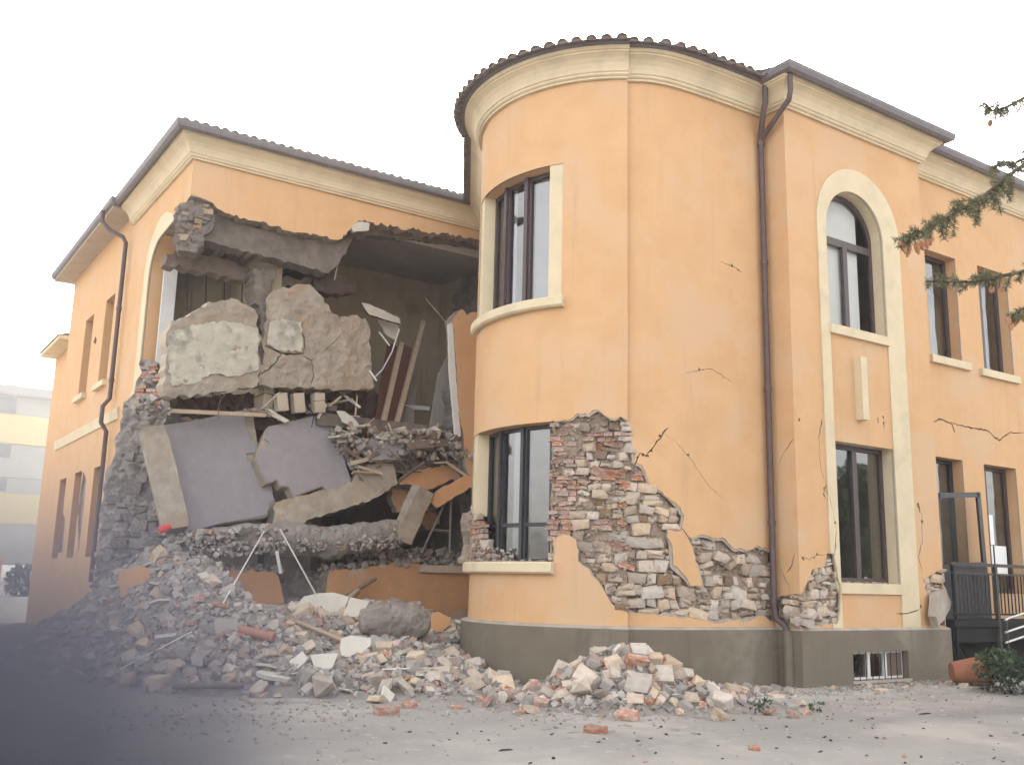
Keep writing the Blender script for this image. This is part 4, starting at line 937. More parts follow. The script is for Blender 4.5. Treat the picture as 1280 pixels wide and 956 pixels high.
# ------------------------------------------------------------------ fallen pieces in the opening: things of their own
A_ = slab('concrete_slab', [(209, 416), (213, 401), (228, 397), (240, 391), (251, 384), (262, 377), (278, 375), (290, 373), (303, 380), (318, 387), (323, 396), (320, 405), (327, 422), (322, 440), (328, 458), (323, 470), (321, 482), (302, 486), (260, 493), (214, 497), (205, 488), (208, 450)], 20.25, -.06, 0, .5, 'concrete', .045, .06, .035, seed=21, rim='cream_dirty',
     label='pale concrete slab hanging upright at the left of the torn open upper room', cat='concrete slab')
def skin(parent, poly, seed, mat='skin', d=.03, jag=.03):
    S = r_plane[parent.name]; q = [S.uv(*p) for p in poly]; A = sum(q[i][0] * q[(i + 1) % len(q)][1] - q[(i + 1) % len(q)][0] * q[i][1] for i in range(len(q)))
    if A < 0: q = q[::-1]
    sheet(S, rough(q, .07, jag, seed), [], .08, .03, d, lambda u, v: nz(u, v, seed, 2.5, .018) + nz(u, v, seed + 2, 11, .008), smooth=False, rimmi=0).build('plaster_skin', mat, parent)
skin(A_, [(210, 418), (240, 406), (275, 402), (300, 404), (322, 410), (324, 425), (320, 440), (324, 460), (312, 466), (290, 470), (262, 468), (245, 478), (214, 482), (209, 450)], 5)
B_ = slab('concrete_slab', [(334, 378), (345, 362), (365, 358), (388, 355), (394, 362), (404, 373), (412, 388), (424, 397), (440, 394), (456, 398), (462, 410), (464, 440), (468, 484), (432, 487), (380, 485), (345, 485), (324, 482), (322, 472), (331, 440), (327, 425), (335, 400)], 20.3, -.05, -.03, .5, 'concrete', .045, .06, .04, seed=22, rim='cream_dirty', holes=[([(331, 432), (342, 437), (350, 441), (366, 443), (380, 441)], .05), ([(378, 408), (381, 425), (379, 443)], .03), ([(352, 440), (346, 452), (336, 462), (325, 468)], .04), ([(376, 444), (390, 450), (393, 470), (388, 484)], .035), ([(404, 440), (415, 430), (426, 418)], .02)],
     label='cracked pale concrete slab right of the dark partition, its right side ragged', cat='concrete slab')
skin(B_, [(336, 404), (352, 398), (376, 403), (377, 440), (352, 438), (333, 430)], 7, 'skin')
slab('concrete_slab', [(340, 657), (344, 628), (366, 622), (405, 612), (440, 602), (452, 585), (474, 576), (490, 579), (497, 604), (470, 622), (430, 636), (390, 648), (352, 662)], 20.0, .25, 0, .35, 'concrete', .03, .09, .022, seed=23, rim='concrete_dark', label='sloping rough concrete slab below the smaller purple grey floor piece', cat='concrete slab')
def lino(poly, cover, y0, k, seed, label, holes=()):
    r = slab('floor_slab', poly, y0, k, 0, .22, 'concrete', .006, .2, .008, seed=seed, label=label, cat='floor slab', rim='concrete')
    S0 = r_plane[r.name]; S = Plane(S0.o, S0.n)
    q = [S.uv(*p) for p in cover]; A = sum(q[i][0] * q[(i + 1) % len(q)][1] - q[(i + 1) % len(q)][0] * q[i][1] for i in range(len(q)))
    if A < 0: q = q[::-1]
    sheet(S, rough(q, .2, .006, seed), [], .3, .012, .034, None, rimmi=0).build('floor_covering', 'lino', r)
    return r
lino([(178, 541), (198, 533), (250, 524), (300, 513), (316, 512), (318, 530), (322, 556), (318, 577), (329, 606), (338, 607), (345, 630), (345, 641), (330, 647), (310, 650), (275, 655), (232, 666), (206, 662)],
     [(200, 533), (250, 524.5), (301, 514), (304, 519), (308, 535), (313, 549), (321, 560), (319, 566), (307, 568), (308, 578), (319, 580), (329, 605), (338, 608), (342, 626), (336, 630), (337, 640), (345, 641), (310, 649), (275, 654.5), (232, 665)], 20.5, .32, 24, 'large purple grey floor slab tipped down on its edge at the left of the ruin')
lino([(318, 575), (322, 562), (326, 552), (332, 538), (335, 533), (370, 525), (408, 516), (420, 549), (441, 608), (413, 619), (402, 609), (367, 622), (360, 610), (350, 609), (345, 601), (339, 604), (331, 605)],
     [(319, 575), (324, 562), (331, 562), (336, 553), (330, 549), (335, 535), (370, 526), (408, 516.5), (420, 549), (440.5, 607), (413, 618), (402, 608), (367, 621), (360, 609), (350, 608), (345, 600), (339, 603), (331, 604)], 20.35, .32, 25, 'smaller purple grey floor slab with a stepped lower edge tipped beside the large one')
def beam(name, p0, p1, w, h, mat, label, cat, seed=0, jag=.03, sides=10, group=None, n=None):
    """rough squared beam between two 3D points"""
    a, b = Vector(p0), Vector(p1); d = (b - a); L = d.length; d.normalize(); u = Vector((0, 0, 1)) if abs(d.z) < .9 else Vector((0, 1, 0))
    x_ = d.cross(u).normalized(); y_ = x_.cross(d); k = n or max(3, int(L / .18)); vs = []; fs = []
    cs = [(-.5, -.5), (0, -.52), (.5, -.5), (.52, 0), (.5, .5), (0, .52), (-.5, .5), (-.52, 0)]; m = len(cs)
    for i in range(k + 1):
        c = a + d * (L * i / k)
        for q, (cx_, cy_) in enumerate(cs):
            p = c + x_ * cx_ * w + y_ * cy_ * h; f = jag * (2.0 if i in (0, k) else 1)
            p += Vector((nz(p.x + seed, p.y, p.z, 2.2, f), nz(p.x, p.y + seed + 7, p.z, 2.2, f), nz(p.x, p.y, p.z + seed + 3, 2.2, f))) + Vector((nz(p.x + seed, p.y, p.z, 9, f * .4), 0, nz(p.x, p.y + seed, p.z, 9, f * .4)))
            vs.append(p)
    for i in range(k):
        for q in range(m): fs.append((i * m + q, (i + 1) * m + q, (i + 1) * m + (q + 1) % m, i * m + (q + 1) % m))
    fs += [tuple(range(m)), tuple(range(k * m, k * m + m))[::-1]]
    mb = MB(); mb.add(vs, fs); o = mb.build(name, mat); return tag(o, label, cat, group)
beam('concrete_beam', onY(190, 536, 20.35), onY(222, 664, 19.75), .46, .3, 'concrete', 'pale concrete beam leaning against the left edge of the large purple grey slab', 'beam', 3, .035)
# the long rubble-coated length of wall lying across the opening
def lump(name, pts, r, mat, label, cat, seed=0, amp=.12, seg=14, res=.13):
    C = [Vector(p) for p in pts]; D = []; 
    for i in range(len(C) - 1):
        k = max(2, int((C[i + 1] - C[i]).length / res)); D += [(C[i].lerp(C[i + 1], j / k), (r[i] * (1 - j / k) + r[i + 1] * j / k)) for j in range(k)]
    D.append((C[-1], r[-1])); vs, fs = [], []
    for i, (c, rr) in enumerate(D):
        t = (D[min(i + 1, len(D) - 1)][0] - D[max(i - 1, 0)][0]).normalized(); u = Vector((0, 0, 1)) if abs(t.z) < .85 else Vector((0, 1, 0)); x_ = t.cross(u).normalized(); y_ = x_.cross(t)
        rr *= (.55 if i in (0, len(D) - 1) else 1)
        for k in range(seg):
            a = 2 * math.pi * k / seg; q = c + (x_ * math.cos(a) + y_ * math.sin(a)) * rr
            f = 1 + nz(q.x + seed, q.y, q.z, 1.5, amp * 2) + nz(q.x, q.y + seed, q.z, 5, amp) + nz(q.x, q.y, q.z + seed, 14, amp * .5); vs.append(c + (q - c) * f)
    for i in range(len(D) - 1):
        for k in range(seg): fs.append((i * seg + k, (i + 1) * seg + k, (i + 1) * seg + (k + 1) % seg, i * seg + (k + 1) % seg))
    fs += [tuple(range(seg)), tuple(range(len(vs) - seg, len(vs)))[::-1]]
    mb = MB(); mb.add(vs, fs); o = mb.build(name, mat); return tag(o, label, cat)
lump('fallen_wall', [onY(262, 676, 20.0), onY(310, 672, 19.9), onY(360, 674, 19.85), (onY(410, 678, 19.8)), onY(460, 672, 19.8), onY(505, 664, 19.9)], [.24, .30, .33, .33, .31, .26], 'rubble_base', 'long rubble coated length of fallen wall lying across the lower opening', 'fallen wall', 4, .085, 30, .06)
beam('broken_column', onY(500, 676, 19.75), onY(528, 612, 19.75), .42, .38, 'concrete', 'short broken concrete column rising from the right end of the fallen wall', 'column', 5, .03, n=5)
def faced(name, poly, y0, k, m, thick, label, seed, mats='orange_dirty', cat='wall fragment'):
    return slab(name, poly, y0, k, m, thick, mats, .03, .14, .015, seed=seed, label=label, cat=cat, rim='grey_stone')
faced('wall_fragment', [(536, 625), (548, 612), (572, 598), (592, 592), (598, 597), (594, 606), (560, 626), (545, 634)], 19.6, .15, -.2, .45, 'orange faced length of broken wall slanting up to the tower from the broken column', 51)
faced('wall_fragment', [(498, 600), (512, 588), (545, 583), (585, 578), (588, 588), (572, 598), (548, 606), (535, 612), (515, 606), (500, 606)], 20.2, .3, 0, .3, 'cracked orange rendered wall fragment wedged under the torn floor', 52)
faced('wall_fragment', [(490, 604), (512, 600), (524, 612), (516, 628), (510, 642), (496, 640), (489, 622)], 20.5, 0, 0, .25, 'shaded orange wall fragment deep in the gap behind the broken column', 53)
faced('wall_fragment', [(528, 640), (545, 640), (550, 655), (535, 662), (527, 655)], 21.2, 0, 0, .25, 'small ochre wall fragment behind the black metal frame', 54)
slab('floor_fragment', [(446, 556), (455, 548), (498, 551), (508, 568), (504, 574), (466, 575), (458, 566)], 20.1, .5, 0, .12, 'lino', .02, .15, .01, seed=55, label='small purple grey floor fragment lying on the torn floor edge', cat='floor fragment', rim='concrete')
slab('board', [(508, 553), (545, 547), (578, 548), (580, 556), (545, 558), (512, 562)], 20.05, .8, 0, .04, 'old_wood', .012, .2, 0, seed=56, label='flat brown board on the rubble at the right of the torn floor', cat='board')
def sheetlet(poly, y0, k, seed, label, mat='white', thick=.025, name='plaster_board', cat='plaster board', m=0.0):
    return slab(name, poly, y0, k, m, thick, mat, .012, .3, 0, seed=seed, label=label, cat=cat)
sheetlet([(421, 513), (431, 514), (442, 522), (452, 535), (440, 533), (428, 527)], 20.4, .5, 61, 'curled white board standing at the right of the smaller purple grey slab')
sheetlet([(450, 531), (462, 529), (466, 536), (455, 538)], 20.35, .9, 62, 'small white board scrap beside the brown door leaf foot')
sheetlet([(331, 513), (338, 511), (352, 520), (362, 526), (356, 528), (342, 521)], 20.5, .4, 63, 'white strip of board poking up between the two purple grey slabs')
sheetlet([(466, 541), (490, 540), (502, 546), (490, 550), (470, 547)], 20.2, .8, 64, 'pale flat plaster scrap at the middle of the torn floor edge')
sheetlet([(420, 548), (436, 543), (446, 545), (440, 552), (424, 553)], 20.2, .8, 65, 'pale plaster scrap at the left of the torn floor edge')
def stick(p0, p1, w, h, mat, label, name='timber', cat='timber', up=(0, 1, 0), group=None):
    mb = MB(); mb.bar(p0, p1, w, h, up); o = mb.build(name, mat); return tag(o, label, cat, group)
# posts still propping the middle slab
for i, (a, b, l) in enumerate([((352, 514), (350, 492), 'leftmost'), ((373, 516), (371, 492), 'middle'), ((398, 516), (397, 492), 'rightmost')]):
    stick(onY(*a, 20.5), onY(*b, 20.5), .24, .24, 'cream_dirty', l + ' of the three short beige stubs under the cracked pale slab', 'wall_stub', 'wall stub')
# doors and timbers leaning in the right hand room
stick(onY(474, 537, 20.9), onY(492, 432, 21.7), .34, .05, 'red_wood', 'red brown door leaf leaning left of the pale board', 'door_leaf', 'door leaf')
stick(onY(477, 536, 20.8), onY(502, 428, 21.5), .13, .06, 'pale_wood', 'pale wide board leaning between the two red brown door leaves', 'timber', 'timber')
stick(onY(488, 536, 20.95), onY(508, 432, 21.8), .30, .05, 'red_wood', 'red brown door leaf leaning right of the pale board', 'door_leaf', 'door leaf')
stick(onY(494, 535, 20.75), onY(529, 402, 22.0), .11, .08, 'pale_wood', 'long pale timber leaning highest against the back wall', 'timber', 'timber')
slab('door_leaf', [(536, 541), (548, 468), (562, 440), (561, 541)], 21.3, 0, 0, .05, 'ceiling', .015, .3, 0, seed=71, label='grey panel with a torn left edge standing at the right of the room', cat='panel')
slab('window_frame', [(561, 405), (566, 402), (570, 470), (576, 545), (570, 548), (563, 470)], 19.98, 0, 0, .08, 'white_paint', .006, .3, 0, seed=72, label='white upright window frame hanging at the edge of the orange wall remnant', cat='window frame')
slab('ceiling_strip', [(452, 378), (458, 379), (480, 388), (500, 398), (501, 405), (484, 400), (462, 393)], 20.9, 0, 0, .1, 'white', .015, .2, .02, seed=73, label='broken strip of ceiling dangling above the leaning doors', cat='ceiling strip', rim='red_wood')
sheetlet([(472, 398), (495, 402), (500, 412), (494, 425), (482, 418)], 21.2, .1, 74, 'crumpled white sheet hanging under the broken ceiling strip')
mb = MB(); mb.box(onY(500, 541, 20.6), (.62, 0, 0), (0, .12, 0), (0, 0, .2)); rd = tag(mb.build('ribbed_panel', 'white'), 'low pale ribbed panel lying at the foot of the long timber', 'ribbed panel')
for i in range(8):
    m2 = MB(); m2.bar(onY(500, 541, 20.58) + Vector((.05 + i * .075, 0, .0)), onY(500, 541, 20.58) + Vector((.05 + i * .075, 0, .26)), .035, .05); m2.build('rib', 'pale_wood', rd)
stick(onY(500, 508, 22), onY(535, 511, 22), .1, .16, 'white_paint', 'pale horizontal rail at the back of the right room', 'rail', 'rail')
def rod(name, pts, r, mat, label, cat):
    mb = MB(); mb.tube(pts, r, 6); return tag(mb.build(name, mat), label, cat)
rod('wire', [onY(532, 373, 21.2), onY(548, 392, 20.8), onY(562, 409, 20.4)], .012, 'pale_wood', 'thin pale wire stretched to the top of the orange wall remnant', 'wire')
rod('wire', [onY(499, 412, 21), onY(490, 440, 20.8), onY(478, 462, 20.7), onY(468, 472, 20.6)], .018, 'white_paint', 'curved white cable hanging between slab and leaning doors', 'cable')
rod('white_lath', [onY(474, 415, 20.8), onY(487, 432, 20.7)], .022, 'white_paint', 'short white lath dangling above the cracked slab edge', 'lath')
rod('white_lath', [onY(462, 463, 20.25), onY(471, 476, 20.2)], .022, 'white_paint', 'short white lath at the lower right corner of the cracked slab', 'lath')
for i, (xx, y0, y1) in enumerate([(234, 336, 392), (258, 339, 376), (281, 344, 372), (303, 348, 378)]):
    rod('hanging_rod', [onY(xx, y0, 21.5), onY(xx - 1, y1 + 8, 21.5)], .014, 'iron', ['first', 'second', 'third', 'fourth'][i] + ' from the left of the thin dark rods hanging above the left slab', 'rod')
rod('hanging_rod', [onY(425, 318, 20.6), onY(418, 350, 20.6)], .014, 'white_paint', 'single pale rod hanging under the torn ceiling beside the dark lump', 'rod')
# dark metal stand in the lower right gap
st = mkroot('metal_frame', onY(545, 690, 19.75), 'black tubular metal frame standing in the dark gap left of the tower', 'metal frame')
for a, b in [((527, 691), (570, 598)), ((562, 690), (564, 612)), ((541, 662), (564, 664))]:
    mb = MB(); mb.tube([onY(*a, 19.7), onY(*b, 19.8)], .03, 8); mb.build('tube', 'gutter', st)
slab('rubble_fill', [(342, 718), (380, 708), (416, 712), (416, 778), (342, 778)], 20.25, .6, 0, .3, 'grey_stone', .04, .07, .18, parent=B, seed=19)
# the tangle: laths, wires and boards caught between the torn floors
rt = random.Random(99)
def tangle(n, xr, yr, dr, ln, name, mats, label, cat, group, wr=(.02, .06), rods=False):
    for i in range(n):
        a = onY(rt.uniform(*xr), rt.uniform(*yr), rt.uniform(*dr)); l = rt.uniform(*ln); d = Vector((rt.gauss(0, 1), rt.gauss(0, .5), rt.gauss(0, .45))).normalized()
        mb = MB()
        if rods: mb.tube([a, a + d * l * .5 + Vector((rt.gauss(0, .08), 0, rt.gauss(0, .08))), a + d * l + Vector((0, 0, -.12 * l))], rt.uniform(.007, .012), 5)
        else: mb.bar(a - d * l / 2, a + d * l / 2, rt.uniform(*wr), rt.uniform(.015, .04), (rt.gauss(0, 1), rt.gauss(0, 1), 1))
        tag(mb.build(name, rt.choice(mats)), label, cat, group)
tangle(22, (425, 585), (534, 556), (20.15, 20.5), (.3, .9), 'splintered_lath', ['old_wood', 'pale_wood', 'dark_wood', 'white'], 'splintered lath in the tangle along the torn floor edge of the right room', 'lath', 'splintered laths on the torn floor edge', (.03, .10))
tangle(14, (430, 585), (565, 600), (20.0, 20.3), (.3, .8), 'splintered_lath', ['old_wood', 'pale_wood', 'concrete_dark'], 'splintered lath caught between the torn floor edge and the orange fragments', 'lath', 'splintered laths under the torn floor', (.03, .10))
tangle(9, (325, 480), (500, 522), (20.3, 20.6), (.3, .7), 'splintered_lath', ['old_wood', 'pale_wood', 'white'], 'splintered lath in the dark gap between the pale slabs and the purple grey slabs', 'lath', 'splintered laths under the pale slabs', (.03, .08))
tangle(10, (215, 470), (488, 505), (20.1, 20.4), (.25, .6), 'bent_rebar', ['iron', 'old_wood'], 'thin bent steel bar sticking out below the hanging pale slabs', 'steel bar', 'bent bars below the pale slabs', rods=True)
tangle(10, (425, 590), (545, 640), (19.8, 20.2), (.3, .8), 'bent_rebar', ['iron', 'old_wood', 'white_paint'], 'thin bent steel bar in the tangle at the right of the ruin', 'steel bar', 'bent bars at the right of the ruin', rods=True)
for i in range(16):
    p = onY(rt.uniform(420, 585), rt.uniform(538, 556), rt.uniform(20.1, 20.45)); sc_ = rt.uniform(.2, .5)
    tag(put('plaster_shard', rt.choice(PROTO['shard'] + PROTO['oshard'][:1]), p, Matrix.Rotation(rt.uniform(0, 6), 3, 'Z') @ Matrix.Rotation(rt.gauss(.25, .3), 3, 'X'), (sc_ * 1.3, sc_, .04)), 'flat plaster shard lying in the debris along the torn floor edge of the right room', 'plaster shard', 'plaster shards on the torn floor edge')
stick(onY(203, 513, 20.3), onY(332, 519, 20.4), .08, .07, 'pale_wood', 'long pale timber lying level along the top of the large purple grey slab')
stick(onY(505, 536, 21.6), onY(512, 455, 22.6), .5, .04, 'ceiling', 'grey board standing against the back wall behind the long pale timber', 'board', 'board')
stick(onY(430, 536, 21.4), onY(452, 470, 22.3), .28, .05, 'dark_wood', 'dark narrow door leaf leaning in shade left of the red brown leaves', 'door_leaf', 'door leaf')
slab('gap_shade_sheet', [(205, 494), (330, 492), (475, 490), (478, 522), (400, 520), (320, 522), (205, 518)], 21.3, 0, 0, .5, 'dark_wood', .06, .1, .12, parent=B, seed=18)  # dark sheet added behind the stubs, its colour standing in for shade
# ground floor interior floor level, dusty
wallbox('floor', (5.7, 20.3, 0.3), (7.8, 0, 0), (0, 3.5, 0), (0, 0, .9), 'rubble_base')
# ------------------------------------------------------------------ rubble heaps
_fx = [1.9, 2.8, 3.5, 3.94, 4.84, 5.62, 6.4, 7.1, 7.6, 8.4, 9.1, 13]; _fy = [24, 20.0, 15.6, 14.3, 13.6, 13.3, 12.7, 12.0, 11.7, 12.2, 13, 13]
_tx = [1.8, 3, 4.3, 5.2, 5.9, 6.35, 8, 9.5, 11, 12.5]; _tz = [.15, .55, 1.35, 2.05, 1.95, 1.12, 1.0, 1.12, 1.15, .85]
def sm(t): t = min(max(t, 0), 1); return t * t * (3 - 2 * t)
def h_left(x, y):
    yb = np.interp(x, _fx, _fy); zb = np.interp(x, _tx, _tz); t = (y - yb) / (19.9 - yb) if yb < 19.8 else 0
    if t <= 0: return 0.0
    h = zb * (1 - (1 - min(t, 1)) ** 1.45)
    if y > 19.9: h *= 1 - sm((y - 19.9) / 7)
    if x < 5.2: h *= 1 - sm((5.0 - x) / 3.2)
    return h + max(0, min(t * 3, 1)) * (.10 * noise.noise(Vector((x * .9, y * .9, 2))) + .07 * noise.noise(Vector((x * 2.3, y * 2.3, 7))))
def h_small(x, y):
    dx, dy = x - 9.30, y - 10.95; u = dx * .87 - dy * .49; v = dx * .49 + dy * .87
    h = .52 * math.exp(-(u / .85) ** 2 - (v / .62) ** 2) + .20 * math.exp(-(u / 1.9) ** 2 - (v / .85) ** 2)
    h += .10 * math.exp(-((x - 11.6) / 1.6) ** 2 - ((y - 10.9) / .45) ** 2)
    return h + .04 * noise.noise(Vector((x * 2, y * 2, 3))) * min(1, h * 8) - .03
def H(x, y): return ground_z(x, y) + max(h_left(x, y), h_small(x, y), 0)
def blocked(x, y, m=.0):
    if math.hypot(x - TC[0], y - TC[1]) < TRR + .12 + m and y > 11: return True
    if x > 10.3 and y > 11.5 - m: return True
    if x > 13.0 and y > 11.0 - m: return True
    if x > 5.35 and y > 19.9: return True
    return x > 5.1 - m and y > 23.6
def onH(px, py, dz=0.0):
    d = ray(px, py); t = 4.0
    while t < 40:
        q = CAM + d * t
        if q.z <= H(q.x, q.y) + dz: break
        t += .03
    return CAM + d * t
mb = MB(); st_ = .11; gx = np.arange(1.0, 13.2, st_); gy = np.arange(8.4, 27, st_); ids = {}
vs = []; fs = []
Hs = np.array([[max(h_left(x, y), h_small(x, y)) + .03 * noise.noise(Vector((x * 6, y * 6, 1))) for x in gx] for y in gy])
for j in range(len(gy)):
    for i in range(len(gx)):
        ids[i, j] = len(vs); vs.append((gx[i], gy[j], ground_z(gx[i], gy[j]) + (Hs[j, i] if Hs[j, i] > .012 else -.03)))
for j in range(len(gy) - 1):
    for i in range(len(gx) - 1):
        if max(Hs[j, i], Hs[j + 1, i], Hs[j, i + 1], Hs[j + 1, i + 1]) > .012 and not blocked(gx[i] + .05, gy[j] + .05, -.25):
            fs.append((ids[i, j], ids[i + 1, j], ids[i + 1, j + 1], ids[i, j + 1]))
mb.add(vs, fs, 0, True); tag(mb.build('rubble_bed', 'rubble_base'), kind='stuff')

def rand_rot(rnd, flat=False):
    if flat:
        return Matrix.Rotation(rnd.uniform(0, 6.28), 3, 'Z') @ Matrix.Rotation(rnd.gauss(0, .3), 3, 'X') @ Matrix.Rotation(rnd.gauss(0, .3), 3, 'Y')
    return Matrix.Rotation(rnd.uniform(0, 6.28), 3, 'Z') @ Matrix.Rotation(rnd.uniform(-1.2, 1.2), 3, 'X') @ Matrix.Rotation(rnd.uniform(-.8, .8), 3, 'Y')
def arr(me):
    n = len(me.vertices); a = np.empty(n * 3); me.vertices.foreach_get('co', a)
    return a.reshape(-1, 3), [tuple(p.vertices) for p in me.polygons]
class Heap:
    """many small fragments joined into one object"""
    def __init__(s): s.V = []; s.F = []; s.n = 0
    def add(s, me, loc, R, sc_):
        v, f = me if isinstance(me, tuple) else arr(me)
        s.V.append((v * np.array(sc_)) @ np.array(R).T + np.array(loc)); s.F += [tuple(i + s.n for i in q) for q in f]; s.n += len(v)
    def build(s, name, mat, parent=None):
        me = bpy.data.meshes.new(name); me.from_pydata(np.vstack(s.V).tolist(), [], s.F); me.materials.append(M[mat]); me.update(); return link(name, me, parent)
small = [arr(hull_mesh('bit', rock_pts(_r, 9), 'rubble')) for _ in range(16)] + [arr(hull_mesh('bit', shard_pts(_r), 'rubble')) for _ in range(6)]
rnd = random.Random(77); hp = Heap()
cnt = 0
while cnt < 18000:
    x, y = rnd.uniform(1.2, 13), rnd.uniform(8.4, 26)
    a, b = h_left(x, y), h_small(x, y); h = max(a, b)
    p = min(1, h * 4 + .03) if h > 0.01 else (.035 if (h_left(x, y + 1.0) > .0 or h_small(x, y + .5) > 0 or h_small(x - .4, y) > 0) else 0)
    if b > a: p *= 2.2
    if rnd.random() > p * (1.0 if y < 19 else .5) or blocked(x, y): continue
    s = rnd.choice([.03, .035, .04, .05, .06, .08, .11, .16]) * rnd.uniform(.7, 1.25) * (1 if h > .03 else .55)
    hp.add(rnd.choice(small), (x, y, H(x, y) + s * .12), rand_rot(rnd), (s * rnd.uniform(.8, 1.5), s, s * rnd.uniform(.5, .9))); cnt += 1
tag(hp.build('rubble', 'rubble'), kind='stuff')
# rubble lying along the tops of the broken walls and floors
hp = Heap()
def along(p0, p1, n, w, s0=.10, zr=.1):
    p0, p1 = Vector(p0), Vector(p1)
    for _ in range(n):
        q = p0.lerp(p1, rnd.random()) + Vector((rnd.uniform(-.05, .05), rnd.uniform(-w, w), rnd.uniform(-.02, zr))); s = s0 * rnd.uniform(.5, 1.7)
        hp.add(rnd.choice(small), q, rand_rot(rnd), (s * rnd.uniform(.8, 1.5), s, s * rnd.uniform(.6, 1)))
along(onY(262, 712, 20.15), onY(350, 714, 20.15), 120, .22); along(onY(405, 712, 20.15), onY(520, 704, 20.15), 160, .22); along((11.0, 20.2, 1.98), (12.5, 20.2, 1.98), 110, .25, .08)
along(onY(410, 700, 20.3), onY(590, 697, 20.3), 160, .3, .12, .2); along(onY(210, 705, 20.0), onY(270, 700, 20.0), 200, .4, .14, .5)
along(onY(415, 545, 20.35), onY(590, 548, 20.35), 260, .3, .10, .16); along(onY(430, 565, 20.2), onY(590, 575, 20.25), 260, .25, .11, .35); along(onY(412, 548, 20.5), onY(450, 600, 20.4), 120, .2, .10, .2)
along(onY(560, 555, 20.1), onY(596, 590, 20.1), 120, .2, .11, .3)
along(onY(210, 678, 19.75), onY(330, 668, 19.75), 150, .3, .12, .16); along(onY(330, 666, 19.75), onY(490, 662, 19.75), 130, .22, .11, .05); along(onY(240, 694, 19.5), onY(500, 684, 19.45), 260, .06, .08, .22)
along(onY(300, 517, 20.6), onY(420, 512, 20.7), 60, .1, .09, .1); along(onY(160, 515, 20.1), onY(205, 520, 20.1), 60, .3, .13, .3)
along(onY(235, 690, 19.5), onY(500, 680, 19.45), 200, .08, .07, .2)
along(onY(270, 690, 20.1), onY(500, 688, 20.1), 220, .3, .12, .25)
for q in [(600, 690), (612, 695), (592, 697), (605, 680)]:
    c = TL.uv(*q)
    for _ in range(22):
        p = TL.at(c[0] + rnd.uniform(-.2, .5), 1.97 + abs(rnd.gauss(0, .09)), rnd.uniform(-.3, .02)); s = rnd.uniform(.04, .11); hp.add(rnd.choice(small), p, rand_rot(rnd), (s * 1.3, s, s * .7))
for _ in range(70):
    p = TL.at(ua(rnd.uniform(150, 206)), 1.965, rnd.uniform(-.28, .06)); s = rnd.uniform(.02, .06); hp.add(rnd.choice(small), p, rand_rot(rnd), (s * 1.3, s, s * .7))
for _ in range(60):
    p = Vector((rnd.uniform(14.3, 15.9), rnd.uniform(11.1, 11.38), 1.745)); s = rnd.uniform(.015, .05); hp.add(rnd.choice(small), p, rand_rot(rnd), (s * 1.3, s, s * .7))
tag(hp.build('loose_rubble', 'rubble'), kind='stuff')
# rubble inside the ground floor rooms
S = Plane((0, 0, 1.55), (0, -.25, 1), (0, 1, 0))
# ---- the pieces big enough to tell apart
placed = []
def scatter(kind, name, n, region, size, label, cat, group, flat=False, asp=(1.4, 1, .75), lift=.12, seed=1, space=.62):
    r2 = random.Random(seed); k = 0; tries = 0
    while k < n and tries < 20000:
        tries += 1; x, y = r2.uniform(*region[0]), r2.uniform(*region[1])
        if len(region) > 2 and not region[2](x, y): continue
        s = r2.uniform(*size) * (1 if r2.random() < .75 else 1.35)
        if blocked(x, y, s * .5): continue
        if any((x - a) ** 2 + (y - b) ** 2 < (space * .5 * (s + c)) ** 2 for a, b, c in placed): continue
        placed.append((x, y, s))
        o = put(name, r2.choice(PROTO[kind]), (x, y, H(x, y) + s * asp[2] * lift), rand_rot(r2, flat), (s * asp[0] * r2.uniform(.8, 1.2), s * asp[1] * r2.uniform(.8, 1.2), s * asp[2] * r2.uniform(.8, 1.2)))
        tag(o, where(label, x, y, s), cat, group); k += 1
def toscreen(x, y, z):
    v = Vector((x, y, z)) - CAM; d = v.dot(_fw); return 640 + FPX * v.dot(_rt) / d, 478 - FPX * v.dot(_up) / d
def where(label, x, y, s):
    """say which part of the heap a fragment lies in, and whether it is one of the big ones"""
    a, b = toscreen(x, y, H(x, y)); size = 'large ' if s > .25 else ('small ' if s < .165 else '')
    if 'large rubble heap' in label:
        z = 'at the lost corner of the wing' if (a < 255 and b < 760) else 'at the left end of the large heap' if a < 210 else 'along the front edge of the large heap' if b > 838 else 'around the orange red pipe in the large heap' if a < 352 else 'around the standing white slabs in the large heap' if a < 470 else 'below the big masonry lump in the large heap' if a < 530 else 'beside the tower plinth'
        return size + label.split(' in the large')[0] + ' ' + z
    if 'small rubble heap' in label:
        z = 'on top of' if h_small(x, y) > .42 else 'at the left end of' if a < 660 else 'at the right end of' if a > 840 else 'on the front slope of' if b > 858 else 'on the upper slope of'
        return size + label.split(' in the small')[0] + ' ' + z + ' the small heap'
    return size.strip() and (size + label.replace('small ', '')) or label
inL = lambda x, y: h_left(x, y) > .05 and h_left(x, y) > h_small(x, y)
inS = lambda x, y: h_small(x, y) > .05
def lab_block(px_, py_): 
    q = onH(px_, py_); placed.append((q.x, q.y, .75)); return q
for q in [(395, 768), (432, 758), (445, 812), (402, 835), (372, 830), (490, 785), (552, 785), (282, 785), (320, 793)]: lab_block(*q)
R1 = ((9.3 - 2.6, 9.3 + 2.6), (9, 12.6), inS)
scatter('brick', 'broken_brick', 46, R1, (.15, .21), 'broken red brick in the small rubble heap at the foot of the round tower', 'brick', 'broken bricks in the small heap', False, (1.25, .62, .42), .3, 1)
scatter('pale_rock', 'stone_chunk', 66, R1, (.13, .26), 'pale stone chunk in the small rubble heap at the foot of the round tower', 'stone', 'stones in the small heap', False, (1.2, .95, .7), .3, 2)
